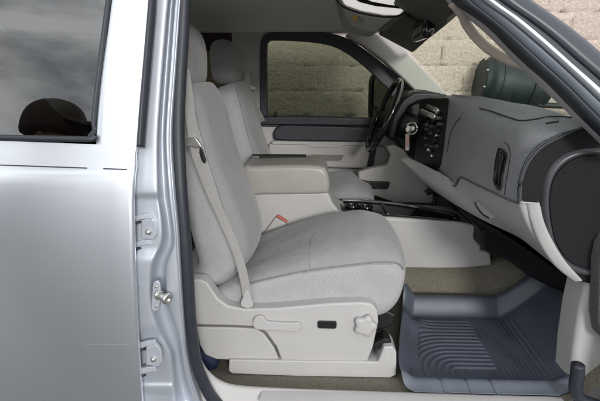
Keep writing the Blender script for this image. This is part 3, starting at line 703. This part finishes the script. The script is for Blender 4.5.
slab('cluster_hood', [(414, 92), (430, 91.5), (440, 93), (446, 97), (446, 104), (430, 101), (418, 103), (410, 108), (400, 122), (396, 142), (388, 140), (392, 118), (402, 100)], 2.45, .35, M['blackp'], dash, bevel=.02)
slab('cluster_face', clu, 2.52, .2, M['blackp'], dash, bevel=.01)
# steering wheel, seen nearly edge-on
wc = W(383.5, 116, 2.54); wt = W(400.5, 78, 2.54); uu = (wt - wc); wr_ = .20; uu.normalize()
sw = empty('steering_wheel', wc, T); ax = uu.cross(Vector((0, 1, 0))).normalized()
if ax.x > 0: ax = -ax
circ = [wc + (uu * math.cos(a) + Vector((0, 1, 0)) * math.sin(a)) * wr_ for a in [2 * math.pi * k / 56 for k in range(57)]]
rr = []
for i in range(56):
    a = 2 * math.pi * i / 56; o_ = uu * math.cos(a) + Vector((0, 1, 0)) * math.sin(a)
    rr.append([circ[i] + (o_ * math.cos(b) + ax * math.sin(b)) * .0165 for b in [2 * math.pi * k / 14 for k in range(14)]])
rr.append(rr[0]); rings('wheel_rim', rr, M['gloss'], sw, cap=False)
lathe('wheel_hub', [(.085, -.06), (.09, -.02), (.08, .0), (.05, .012), (.001, .015)], wc - ax * .03, ax, M['blackp'], sw)
for a in (.0, 2.1, 4.2):
    o_ = uu * math.cos(a + 1.57) + Vector((0, 1, 0)) * math.sin(a + 1.57)
    tube('wheel_spoke', [wc - ax * .03, wc + o_ * .1 - ax * .025, wc + o_ * (wr_ - .005)], .022, M['blackp'], sw, rb=.009, up=ax)
tube('steering_column', [wc - ax * .04, wc - ax * .14, wc - ax * .36], .07, M['blackp'], T, n=20, taper=lambda s: 1 + .15 * s)
# light panel at the foot of the centre stack and its black pocket
slab('knee_panel', [(386, 146.5), (394, 144.5), (404, 149.5), (412, 160), (430, 188), (440, 197), (432, 204), (395, 203), (374, 196), (360, 190), (358, 172), (372, 168), (388, 165), (391, 156)], 2.50, .06, M['plastic_d'], dash, bevel=.012)

# --- driver's door seen from inside
def ringslab(name, outer, inner, Y, depth, m, par, bevel=.004, n=3):
    yf = Y if callable(Y) else (lambda px: Y)
    a = spline([W(p[0], p[1], yf(p[0])) for p in outer], n, True); b = spline([W(p[0], p[1], yf(p[0])) for p in inner], n, True); N = len(a); D = Vector((0, depth, 0))
    v = a + b + [p + D for p in b] + [p + D for p in a]
    return link(name, v, gridfaces(4, N, closed=True) + [(3 * N + i, 3 * N + (i + 1) % N, (i + 1) % N, i) for i in range(N)], m, par, True, bevel=bevel)
dd = empty('driver_door', W(320, 150, 2.9), T)
WO = [(263, 126.6), (260.6, 124.5), (260.2, 118), (260, 90), (260, 52), (262.5, 37), (274, 31.5), (298, 30.5), (323, 32), (344, 37), (362, 47.5), (384, 64), (402, 80), (416, 94), (414, 126), (340, 127)]
WI = [(268, 116.3), (266.8, 114.5), (266.6, 110), (266.5, 88), (266.5, 50), (268, 41.5), (275, 40), (298, 40.8), (320, 43), (337, 47.5), (353, 57), (368, 69), (380, 81), (390, 92), (392, 117.5), (340, 117)]
ringslab('window_frame', WO, WI, 2.86, .07, M['rubber'], dd)
slab('window_pane', [(264, 118), (263, 38), (275, 36), (300, 36), (322, 38), (342, 44), (362, 58), (384, 79), (398, 94), (398, 121)], 2.91, .004, M['tint'], dd, bevel=0)
slab('door_panel', [(252, 118), (330, 118.5), (402, 121), (410, 150), (410, 215), (300, 225), (250, 225)], 2.875, .05, M['plastic'], dd, bevel=.006)
slab('panel_top', [(258, 116.5), (300, 115.8), (395, 119), (395, 126.5), (300, 125.5), (258, 125)], 2.845, .06, M['navyp'], dd, bevel=.01)
slab('padded_insert', [(273.5, 136), (274.5, 130), (279, 126), (288, 125), (330, 126), (374, 128), (380, 133), (376, 142), (330, 141.5), (280, 140.5)], 2.825, .06, M['navyp'], dd, bevel=.018, n=3, seg=4)
slab('armrest', [(268, 143.5), (320, 144), (372, 145), (384, 147), (390, 153), (389, 163), (380, 169.5), (330, 168), (268, 166)], 2.80, .09, M['plastic_d'], dd, bevel=.016, seg=4)
slab('armrest_rail', [(272, 141.2), (372, 142.5), (374, 146.0), (345, 145.5), (338, 148), (312, 147.6), (306, 145), (272, 144.4)], 2.795, .06, M['plastic'], dd, bevel=.004)
slab('door_pull', [(308, 153), (346.5, 153.5), (344.5, 160), (340, 162.3), (314, 161.8), (309.5, 159)], 2.796, .02, M['plastic_d'], dd, bevel=.006)
slab('pull_cup', [(311, 154.5), (344, 155), (342, 159.5), (338, 161), (315, 160.5), (312, 158)], 2.793, .014, mat('recess taupe', (.16, .15, .135), .6), dd, bevel=.003)
slab('door_strap', [(371.5, 145.5), (377, 146), (372.5, 168.5), (367, 168)], 2.78, .03, M['blackp'], dd, bevel=.004)
slab('map_pocket', [(363, 180.5), (368, 182), (390, 182.5), (388, 189), (372, 189)], 2.47, .05, M['blackp'], dd, bevel=.004)
tube('lock_knob', [W(275.5, 117, 2.83), W(275.5, 111.5, 2.83)], .006, M['blackp'], dd)
# wing mirror outside that window
wm = empty('wing_mirror', W(380, 98, 3.15), T)
mo = [(369.5, 120), (369.5, 90), (370.5, 79), (374, 74), (382, 72.5), (396, 72.5), (402, 78), (404, 120), (398, 126), (374, 126)]
mi = [(372, 106), (372, 90), (372.5, 81), (375.5, 76.5), (382, 75.2), (395, 75.2), (399.5, 80), (401, 105), (390, 106.5), (378, 106.5)]
MY = lambda px: lerp(3.36, 3.06, (px - 370) / 32)
ringslab('mirror_housing', mo, mi, MY, .08, M['blackp'], wm)
slab('mirror_glass', [(a, b, MY(a) + .015) for a, b in mi], 3.17, .004, mat('mirror glass green', (.38, .40, .36), .06, 1), wm, bevel=0, n=3)
slab('lower_mirror', [(a, b, MY(a) - .004) for a, b in [(372.5, 109), (400, 109), (400, 121), (374, 121.5)]], 3.138, .02, mat('lower mirror glass', (.10, .11, .10), .08, 1), wm, bevel=.003)
tube('mirror_arm', [W(398, 118, 3.18), W(412, 118, 3.08), W(420, 118, 2.98)], .03, M['blackp'], wm)

# --- far pillar, far side of the cab
slab('pillar_trim', [(226, 24), (268, 26), (264.5, 60), (264.5, 118), (272, 150), (230, 150), (224, 70)], 2.872, .06, M['plastic_d'], T, bevel=.01)
dr = empty('belt_guide', W(247, 85, 2.84), T)
slab('guide_cover', [(243.5, 74), (245.5, 71.5), (248.5, 71.5), (250, 76), (251.5, 85), (248, 89), (243, 86)], 2.835, .03, M['plastic'], dr, bevel=.008)
slab('guide_loop', [(238.5, 86), (242, 84.5), (252, 84.5), (256, 88.5), (254, 91), (246, 89), (240.5, 91)], 2.825, .012, M['steel'], dr, bevel=.003)
tube('guide_webbing', [W(246.5, 88, 2.82), W(253, 104, 2.82), W(262, 122, 2.815)], .022, M['belt'], dr, rb=.002, up=(0, -1, 0), e=4)
slab('rear_side_glass', [(150, 20), (232, 30), (232, 44), (231, 50), (150, 50)], 2.87, .03, M['darkint'], T, bevel=.005)
slab('rear_side_trim', [(150, 50.5), (224, 50.5), (225, 118), (228, 160), (150, 160)], 2.865, .05, M['tan'], T, bevel=.008)

# --- roof lining, header, visors, overhead console
yz = [(1.26, 1.765), (1.30, 1.80), (1.40, 1.845), (1.6, 1.862), (2.1, 1.866), (2.50, 1.862), (2.62, 1.853), (2.72, 1.835), (2.79, 1.812), (2.83, 1.795), (2.858, 1.778), (2.90, 1.775)]
hl = [[Vector((X, a, b - .10 * sm(.05, .45, X) * sm(1.3, 1.5, a) * sm(2.88, 2.7, a) * 0 - .045 * sm(.1, .36, X) * sm(2.8, 2.5, a))) for a, b in yz] for X in (-1.9, -1.2, -.8, -.4, -.1, .05, .15, .25, .32, .36)]
grid('headliner', hl, M['liner'], T, sub=1, solid=.01, offset=1)
head_t = [W(413, 57, 2.66), W(425, 47, 2.32), W(440, 36, 1.98), W(454, 25, 1.66), W(468, 11, 1.38)]
ht = spline(head_t, 4); hb = spline([Vector((.34, p.y, 1.80)) for p in head_t], 4)
grid('windshield_header', [[p + Vector((.02, 0, .06)) for p in ht], ht, [lerp(a, b, .4) + Vector((0, 0, .012)) for a, b in zip(ht, hb)], hb, [p + Vector((-.02, 0, .05)) for p in hb]], M['visor'], T, sub=1)
for (a, b) in ((2.64, 2.06), (1.97, 1.40)):
    vt = [(p.x, p.y, p.z) for p in (W(0, 0, 1),)]
    f0 = [Vector((interp([(q.y, q.x, q.z) for q in reversed(ht)], y)[0] - .02, y, interp([(q.y, q.x, q.z) for q in reversed(ht)], y)[1] + .038)) for y in (a, lerp(a, b, .25), lerp(a, b, .5), lerp(a, b, .75), b)]
    k0 = [p + Vector((-.17, 0, .085)) for p in f0]
    rings('sun_visor', [[p + Vector((0, 0, -.012)), p + Vector((.008, 0, -.004)), p + Vector((.004, 0, .006)), q + Vector((0, 0, .006)), q + Vector((-.006, 0, -.004)), q + Vector((0, 0, -.012))] for p, q in zip(f0, k0)], M['visor'], T)
oc = empty('overhead_console', W(378, 12, 2.0), T)
slab('console_shell', [(336, -14), (341, 6), (345, 20), (353, 26.5), (364, 30.3), (373, 32), (378, 31.2), (392, 21), (408, 10.5), (424, -6), (424, -14)], 1.98, .24, mat('dark taupe plastic', (.34, .325, .30), .42, bump=(600, .1, .0006)), oc, bevel=.012, seg=4)
slab('lamp_lens', [(338, -10), (345, 4), (362, 10), (384, 14), (400, 14.5), (402, 12), (420, -2), (420, -10)], 1.955, .05, M['lens'], oc, bevel=.016, seg=4)
slab('lamp_bezel', [(350, -4), (360, 2), (376, 6), (400, 8.5), (404, 6.5), (390, 4.8), (372, 1.5), (360, -4)], 1.945, .03, M['blackp'], oc, bevel=.004)
tube('chrome_rim', spline([W(a, b, 1.956) for a, b in ((336, -2), (341, 5), (352, 10.5), (366, 14.2), (384, 16.8), (398, 16.2), (408, 11))], 4), .0045, M['gloss'], oc)
slab('shell_end', [(378.5, 30.5), (392, 21), (407, 10.5), (412, 10), (396, 24), (386, 31)], 1.975, .05, M['visor'], oc, bevel=.004)
slab('warning_sticker', [(353, 14.8), (358, 16), (357, 21.2), (352, 20)], 1.976, .003, M['yellow'], oc, bevel=0)
slab('sticker_text_panel', [(358.3, 16.1), (363.5, 17.2), (362.5, 22.5), (357.2, 21.3)], 1.976, .003, mat('grey sticker', (.25, .25, .25), .5), oc, bevel=0)
rv = empty('rear_view_mirror', W(426, 28, 1.97), T)
mp_ = W(426, 28, 1.97)
pillow('mirror_shell', [(p.x, p.y) for p in spline([(mp_.x + a, mp_.z + b, 0) for a, b in ((-.022, -.035), (-.026, 0), (-.020, .038), (0, .044), (.018, .03), (.022, 0), (.016, -.032), (-.004, -.044))], 4, True)], 1.90, 2.13, .02, M['gloss'], rv, scale=True)
tube('mirror_stem', [mp_ + Vector((.01, .04, 0)), mp_ + Vector((.06, .04, .03)), mp_ + Vector((.10, .04, .07))], .010, M['blackp'], rv)

# --- driver's side A pillar trim
slab('far_pillar_trim', [(345, 35.5), (363, 46), (385, 62.5), (403, 79), (420, 96), (450, 99), (449, 95), (438, 84), (424, 69.5), (413, 57.5), (404, 46), (395, 37.5), (384, 33.5), (352, 31)], 2.76, .09, M['plastic_d'], T, bevel=.022, seg=4)

# --- windshield
A, B_, C_, D_ = W(596, 134, 1.27), W(452, 97, 2.82), W(408, 50, 2.72), W(458, -4, 1.30)
ws = []
for i in range(9):
    s = i / 8; bow = .05 * math.sin(s * math.pi)
    ws.append([lerp(lerp(A, B_, s), lerp(D_, C_, s), t / 6) + Vector((bow, 0, bow * .3)) for t in range(7)])
grid('windshield', ws, M['clear'], T)
box('cowl_panel', (.86, 1.30, 1.30), (1.05, 2.95, 1.352), M['blackp'], T, bevel=.01)

# --- near A pillar: parallel bands, all real strips with a rounded face
def ribbon(name, A, B, ya, yb, m, par=T, bulge=.004, depth=.04, n=4, **kw):
    a = spline([W(x, y, lerp(ya[0], ya[1], max(0, min(1, (y + 20) / 160)))) for x, y in A], n); b = spline([W(x, y, lerp(yb[0], yb[1], max(0, min(1, (y + 20) / 160)))) for x, y in B], n)
    na, nb_ = len(a), len(b); N = 24
    def rs(p, t):
        k = t * (len(p) - 1); i = min(int(k), len(p) - 2); return lerp(p[i], p[i + 1], k - i)
    rows = []
    for s, d in ((0, depth), (0, .0), (.08, -bulge * .55), (.3, -bulge), (.7, -bulge), (.92, -bulge * .55), (1, 0), (1, depth)):
        rows.append([lerp(rs(a, t / N), rs(b, t / N), s) + Vector((0, d, 0)) for t in range(N + 1)])
    return grid(name, rows, m, par, **kw)
L7 = [(420, -40), (449, 1), (463, 12), (484, 29), (506, 50), (528, 72), (549, 92), (586, 127), (620, 160)]
L6 = [(425, -40), (457, 0), (470, 9.5), (492, 26), (513.5, 46.7), (535, 67.4), (557, 87), (594, 124), (628, 157)]
L5 = [(430, -40), (470, 0), (491.7, 17.4), (513.5, 36), (535, 55.4), (557, 75), (570, 87), (600, 117), (640, 155)]
L4 = [(437, -40), (483, 0), (509, 18.5), (535, 40), (561, 63), (587, 87), (600, 99.5), (650, 146)]
L3 = [(446, -40), (494, 0), (520, 18.5), (546, 40), (574, 65), (598, 86), (655, 138)]
L2 = [(452, -40), (502.6, 0), (526.5, 16.3), (552.6, 35.9), (578.7, 58.7), (600, 77), (660, 130)]
L1 = [(476, -40), (532, 0), (557, 17.4), (578.7, 33.7), (600.4, 52), (670, 113)]
def mid(P, Q, t, ):
    return None
ribbon('pillar_lining', L7, L6, (1.31, 1.26), (1.275, 1.225), M['plastic'], bulge=.006, depth=.02)
ribbon('pillar_seal', L6, L5, (1.262, 1.20), (1.25, 1.19), M['rubber'], bulge=.006)
ribbon('pillar_flange', L5, L4, (1.248, 1.185), (1.24, 1.178), mat('blue grey paint', (.10, .115, .14), .4, .4), bulge=.002)
ribbon('pillar_edge', L4, L3, (1.232, 1.170), (1.228, 1.166), M['paint'], bulge=.007)
ribbon('molding_gap', L3, L2, (1.245, 1.183), (1.245, 1.183), M['rubber'], bulge=.0)
ribbon('windshield_molding', L2, L1, (1.236, 1.174), (1.256, 1.194), mat('dark blue grey molding', (.045, .05, .062), .38, var=(10, .08)), bulge=.010)
gh = spline([W(452, 2, 1.30), W(462, 14, 1.315), W(467, 25, 1.335), W(476, 37, 1.345), W(487, 47.5, 1.345), W(500, 56, 1.34), (W(512, 61.5, 1.325)), W(524, 65.5, 1.305), W(533, 71, 1.29), W(544, 80, 1.28)], 4)
tube('grab_handle', gh, .0135, mat('beige plastic', (.42, .355, .30), .5), T, rb=.011, up=(0, -1, 0))

# --- hinge side of the opening
slab('kick_panel', [(588, 279), (600, 262), (660, 262), (660, 430), (562, 404), (571, 384), (574, 350), (580, 312)], 1.33, .12, M['plastic'], T, bevel=.02, seg=4)
slab('hinge_pillar', [(601, 262), (604, 247), (610, 236), (670, 225), (670, 345), (620, 350), (602, 338), (599, 318)], 1.27, .06, mat('speckled grey trim', (.07, .072, .075), .9, speck=(300, (.16, .16, .15), .58)), T, bevel=.012, seg=4)
tube('front_weatherstrip', spline([W(601, 350, 1.24), W(588, 350, 1.24), W(581, 362, 1.235)], 4) if False else spline([W(578, 364.5, 1.235), W(577.2, 375, 1.235), W(575.8, 386, 1.235), W(577, 395, 1.235), W(586, 401.5, 1.235), W(610, 410, 1.235)], 5), .0185, M['rubber'], T, rb=.02, up=(0, -1, 0), e=2.4)

# --- shell that closes the cab
box('roof_panel', (-1.95, 1.26, 1.89), (.33, 2.95, 1.915), M['paint'], T, bevel=.01)
box('cab_back', (-1.95, 1.2, .45), (-1.90, 3.05, 1.32), M['visor'], T, bevel=.005)
box('back_window', (-1.93, 1.35, 1.325), (-1.926, 2.9, 1.78), M['clear'], T, bevel=0)
box('roof_rail', (-1.95, 2.92, 1.765), (.45, 3.06, 1.90), M['paint'], T, bevel=.02)
box('far_side_panel', (-1.9, 2.93, .45), (-.62, 3.06, 1.75), M['paint'], T, bevel=.01)
box('far_door_skin', (-.6, 2.93, .45), (.98, 3.06, 1.24), M['paint'], T, bevel=.01)
box('firewall', (1.0, 1.22, .45), (1.04, 3.05, 1.30), M['blackp'], T, bevel=.005)
box('rocker_panel', (-1.9, 1.19, .30), (1.1, 1.30, .47), M['paint'], T, bevel=.02)
hood = []
for i in range(9):
    X = lerp(.98, 2.15, i / 8)
    hood.append([Vector((X, lerp(1.14, 3.04, j / 16), 1.275 - .03 * (2 * j / 16 - 1) ** 2 - .05 * (i / 8) ** 2 - .12 * sm(.9, 1, abs(2 * j / 16 - 1)) * .4)) for j in range(17)])
grid('hood', hood, M['paint'], T, solid=.006, sub=1)
for y0_, y1_ in ((1.115, 1.145), (3.035, 3.065)):
    fd = []
    for i in range(9):
        X = lerp(1.06, 2.15, i / 8); zb = .48 + .42 * math.sqrt(max(0, 1 - ((X - 1.75) / .44) ** 2))
        fd.append([Vector((X, (y0_ if y0_ < 2 else y1_) + (.03 if y0_ < 2 else -.03) * (1 - sm(0, .3, k / 6)) * .6, lerp(zb, 1.245, k / 6))) for k in range(7)])
    grid('front_fender', fd, M['paint'], T, solid=.01)
box('hinge_post', (.94, 1.135, .47), (1.055, 1.235, 1.29), M['jamb'], T, bevel=.02)
rb = pillow('rear_bench', [(p.x, p.y) for p in spline([(-1.75, .95, 0), (-1.72, 1.35, 0), (-1.62, 1.36, 0), (-1.5, 1.0, 0), (-1.15, .98, 0), (-1.12, .86, 0), (-1.4, .82, 0), (-1.7, .84, 0)], 4, True)], 1.45, 2.8, .06, M['cloth'], T)

# ------------------------------------------------------------------ loose things
# floor mat: a deep rubber tray with a heel pattern of ribs
P0 = WZ(460, 370.5, .505); Q1 = WZ(470.5, 320, .505); Q2 = WZ(501, 371, .505); R1 = WZ(510, 317, .505); R2 = WZ(560, 380, .505)
def side_of(A, B, X, Y):
    d = (B - A); n_ = Vector((d.y, -d.x)); n_.normalize(); return (X - A.x) * n_.x + (Y - A.y) * n_.y
sgn = 1 if side_of(Q1, Q2, Q1.x + .5, Q1.y) > 0 else -1
ml = [(1.292, WZ(414, 389, .50).x), (1.305, WZ(405, 387, .50).x), (1.345, WZ(399, 379, .50).x), (1.50, WZ(397, 352, .50).x), (1.62, WZ(398.5, 335, .50).x), (1.90, WZ(402, 303, .50).x)]
mls = mono(ml); mrows = []; NX, NY = 230, 190
def ridge(d, per, wd): 
    t = (d / per) % 1; t = abs(t - .5) * 2; return sm(1 - wd, 1 - wd * .45, t)
for j in range(NY + 1):
    Y = lerp(1.292, 1.868, j / NY); xl = interp(mls, Y)[0]; r_ = []
    corner = sm(1.36, 1.292, Y) if False else 0
    xr = 1.02 - .16 * sm(1.40, 1.30, Y) - .02 * sm(1.8, 1.87, Y)
    for i in range(NX + 1):
        X = lerp(xl, xr, i / NX); u = i / NX
        z = .500
        z += .030 * math.exp(-((Y - 1.330) / .026) ** 2) * (1 - sm(.80, .92, X))
        z += .070 * sm(1.795, 1.85, Y) + .05 * (1 - sm(xl + .005, xl + .055, X)) * sm(1.30, 1.38, Y)
        z += .03 * math.exp(-((X - xl - .05) / .05) ** 2 - ((Y - 1.70) / .05) ** 2)
        z += max(0, X - .82 + .02) ** 1.25 * 1.25
        # notches moulded into the near lip
        for cx_ in (WZ(443, 384, .52).x, WZ(469, 385, .52).x, WZ(494, 386, .52).x):
            z -= .006 * math.exp(-((X - cx_ - (Y - 1.32) * -.4) / .007) ** 2) * (1 - sm(1.34, 1.37, Y))
        sA = side_of(Q1, Q2, X, Y) * sgn; sB = side_of(R1, R2, X, Y) * sgn
        inset = sm(1.365, 1.375, Y) * (1 - sm(1.765, 1.775, Y)) * sm(xl + .075, xl + .085, X)
        if sA < 0:
            dx, dy = max(0, P0.x - X), max(0, Y - P0.y)
            d = math.hypot(dx, dy)
            if d > .012 and d < .40: z += .0058 * ridge(d, .0245, .62) * inset * sm(-.004, -.012, sA)
        elif sB < -.0:
            z += .0048 * ridge(sA, .0165, .6) * (0.6 + .4 * ridge(Y, .011, .9)) * inset * sm(.006, .012, sA) * sm(0, -.006, sB)
        r_.append(Vector((X, Y, z)))
    mrows.append(r_)
fm = grid('floor_mat', mrows, M['matr'], None, solid=.004, offset=-1)
tag(fm, 'deep blue grey rubber floor mat with moulded ribs in the footwell', 'floor mat')
# dark blue bundle behind the rail
nb_ = [(p.x, p.z) for p in spline([W(a, b, 1.40) for a, b in ((190, 350), (200, 351), (208, 354), (214, 360), (216.5, 367), (214.5, 374), (208, 376), (196, 372), (190, 366))], 4, True)]
tag(pillow('cloth_bundle', nb_, 1.40, 1.56, .03, M['navy'], None, capbulge=.008), 'small dark navy cloth bundle on the carpet behind the seat rail', 'cloth')
# keys in the ignition
kp = W(412, 128.5, 2.28); kr = empty('key_ring', kp); tag(kr, 'keys in the ignition with a chrome ring and pale pink tag', 'keys')
ringp = [kp + Vector((.012 * math.cos(a) * .5, -.024 * math.cos(a) * .8, .028 * math.sin(a))) + Vector((.016 * math.cos(a), 0, 0)) for a in [2 * math.pi * k / 28 for k in range(29)]]
tube('ring', ringp, .006, M['chrome'], kr, up=(.3, -1, .2)); lathe('key_bow', [(.010, 0), (.016, .002), (.016, .006), (.010, .008)], kp + Vector((.0, -.004, 0)), (-.5, -1, .1), M['steel'], kr)
slab('key_head', [(405.5, 129), (408, 125.5), (411, 127), (410, 131.5), (406.5, 132.5)], 2.262, .006, M['steel'], kr, bevel=.002)
slab('key_tag', [(405.5, 134), (409.3, 134), (409.4, 150), (405.2, 150)], 2.262, .005, M['pink'], kr, bevel=.001)
slab('tag_tip', [(405.6, 147), (409, 147), (409, 150.5), (405.6, 150.5)], 2.260, .004, M['white'], kr, bevel=.001)

# green equipment drum by the wall, beyond the windshield
gc = W(514, 79, 3.72); gd = empty('equipment_drum', Vector((gc.x, gc.y, 0))); tag(gd, 'large dark green plastic drum on a stand seen through the windshield', 'drum')
gax = (W(548, 88, 3.72) - W(480, 79, 3.72)).normalized(); g0 = W(479, 80, 3.72); gl_ = (W(547, 88, 3.72) - W(479, 80, 3.72)).length
lathe('drum_body', [(.01, .0), (.15, .0), (.165, .006), (.165, .02), (.158, .028), (.165, .034), (.165, .05), (.185, .055), (.195, .08), (.196, .18), (.192, .30), (.182, .42), (.176, .455), (.170, .458), (.170, .47), (.176, .475), (.17, .50), (.14, .525), (.01, .53)], g0, gax, M['green'], gd, n=56)
q_ = Vector((0, 0, 1)).rotation_difference(gax)
for h_ in (.12, .36):
    tube('drum_band', [g0 + q_ @ Vector((.1975 * math.cos(a), .1975 * math.sin(a), h_)) * 1.0 for a in [2 * math.pi * k / 40 for k in range(41)]], .005, M['green'], gd)
for k in range(8):
    a = 2 * math.pi * (k + .4) / 8; lathe('flange_bolt', [(.008, -.008), (.008, .006), (.001, .007)], g0 + q_ @ Vector((.160 * math.cos(a), .160 * math.sin(a), -.001)), -gax, M['steel'], gd, n=8)
lo = Vector((gc.x, gc.y, 0))
tube('drum_stand', [lo, lo + Vector((0, 0, gc.z - .16))], .06, M['green'], gd, n=16)
pz = W(512, 104, 3.5); tube('drum_pipe', [W(500, 102.5, 3.62), W(560, 106, 3.62), W(640, 110, 3.62), W(660, 114, 3.62)] + [Vector((W(664, 120, 3.62).x, W(664, 120, 3.62).y, .0))], .022, M['green'], gd)

# ------------------------------------------------------------------ the onlooker whose capped head shows in the rear window
def body_mat():
    m = mat('clothes and face', (.02, .02, .024), .85); n = m.node_tree; t = n.nodes.new('ShaderNodeTexCoord'); sp = n.nodes.new('ShaderNodeSeparateXYZ')
    g = n.nodes.new('ShaderNodeMath'); g.operation = 'GREATER_THAN'; g.inputs[1].default_value = 1.515; x = n.nodes.new('ShaderNodeMix'); x.data_type = 'RGBA'
    n.links.new(t.outputs['Object'], sp.inputs[0]); n.links.new(sp.outputs['Z'], g.inputs[0]); n.links.new(g.outputs[0], x.inputs[0])
    x.inputs[6].default_value = (.02, .02, .024, 1); x.inputs[7].default_value = (.33, .19, .13, 1); n.links.new(x.outputs[2], n.nodes['Principled BSDF'].inputs['Base Color']); return m
PX, PY = -1.02, .62
per = bpy.data.objects.new('person', bpy.data.meshes.new('person')); COL.objects.link(per); per.location = (PX, PY, 0); per.scale = (.895, .895, .895)
joints = {'pelvis': (0, 0, .95, .15), 'belly': (0, 0, 1.12, .145), 'chest': (.0, 0, 1.32, .155), 'neckb': (.0, 0, 1.46, .075), 'neck': (.01, 0, 1.53, .058), 'jaw': (.03, 0, 1.60, .072), 'skull': (.015, 0, 1.68, .088), 'top': (.005, 0, 1.735, .06),
 'shl': (0, .17, 1.42, .068), 'ell': (-.06, .25, 1.15, .052), 'wrl': (.08, .22, .98, .045), 'hal': (.10, .17, .92, .045), 'shr': (0, -.17, 1.42, .068), 'elr': (-.06, -.25, 1.15, .052), 'wrr': (.08, -.22, .98, .045), 'har': (.10, -.17, .92, .045),
 'hil': (0, .10, .88, .10), 'knl': (.02, .11, .50, .068), 'anl': (-.01, .12, .10, .048), 'tol': (.16, .13, .045, .042), 'hir': (0, -.10, .88, .10), 'knr': (.02, -.11, .50, .068), 'anr': (-.01, -.12, .10, .048), 'tor': (.16, -.13, .045, .042)}
ks = list(joints); ed = [('pelvis', 'belly'), ('belly', 'chest'), ('chest', 'neckb'), ('neckb', 'neck'), ('neck', 'jaw'), ('jaw', 'skull'), ('skull', 'top'), ('chest', 'shl'), ('shl', 'ell'), ('ell', 'wrl'), ('wrl', 'hal'), ('chest', 'shr'), ('shr', 'elr'), ('elr', 'wrr'), ('wrr', 'har'),
 ('pelvis', 'hil'), ('hil', 'knl'), ('knl', 'anl'), ('anl', 'tol'), ('pelvis', 'hir'), ('hir', 'knr'), ('knr', 'anr'), ('anr', 'tor')]
per.data.from_pydata([joints[k][:3] for k in ks], [(ks.index(a), ks.index(b)) for a, b in ed], [])
sk = per.modifiers.new('skin', 'SKIN'); sk.use_smooth_shade = True
for i, k in enumerate(ks):
    v = per.data.skin_vertices[0].data[i]; v.radius = (joints[k][3], joints[k][3]); v.use_root = (k == 'pelvis')
sb = per.modifiers.new('sub', 'SUBSURF'); sb.levels = sb.render_levels = 2
per.data.materials.append(body_mat()); WLOC[per.name] = Vector((PX, PY, 0))
tag(per, 'person in dark clothes and a dark cap, seen reflected in the rear window', 'person')
hc = Vector((PX + .012, PY, 1.70))
rings('cap', [[hc + Vector((.140 * r * math.cos(a), .105 * r * math.sin(a), h * 1.10)) for a in [2 * math.pi * k / 28 for k in range(28)]] for r, h in ((1.02, -.02), (1.03, .01), (1.0, .04), (.88, .078), (.65, .103), (.35, .116), (.05, .12))], M['cap'], per, sub=1)
bp_ = []
for i in range(7):
    t = i / 6; bp_.append([hc + Vector((.09 + .15 * t - .08 * (abs(u) ** 2) * t, .095 * u * (1 - .25 * t), .040 - .016 * t * t - .015 * u * u)) for u in [k / 6 - 1 for k in range(13)]])
grid('cap_brim', bp_, M['cap'], per, solid=.004, sub=1)
nb2 = [Vector((PX + .095, PY, 1.655)), Vector((PX + .125, PY, 1.635)), Vector((PX + .10, PY, 1.62))]
tube('nose', nb2, .014, M['skin'], per)

for sy in (-1, 1):
    e_ = Vector((PX + .078, PY + sy * .030, 1.672))
    rings('eye', [[e_ + Vector((.0115 * h, .0115 * r * math.cos(a), .0115 * r * math.sin(a))) for a in [2 * math.pi * k / 14 for k in range(14)]] for h, r in ((-1, .1), (-.6, .8), (0, 1), (.6, .8), (.9, .43), (1, .05))], M['white'], per)
    rings('ear', [[Vector((PX + .0 + .020 * r * math.cos(a), PY + sy * (.070 + h), 1.655 + .034 * r * math.sin(a))) for a in [2 * math.pi * k / 16 for k in range(16)]] for h, r in ((-.012, .7), (0, .95), (.010, 1), (.014, .8), (.010, .45))], M['skin'], per)
    tube('pocket_flap', [Vector((PX + .10, PY + sy * .10, .965)), Vector((PX + .115, PY + sy * .16, .98))], .006, M['blackp'], per)
tube('mouth', [Vector((PX + .088, PY - .02, 1.598)), Vector((PX + .094, PY, 1.596)), Vector((PX + .088, PY + .02, 1.598))], .005, M['pink'], per)
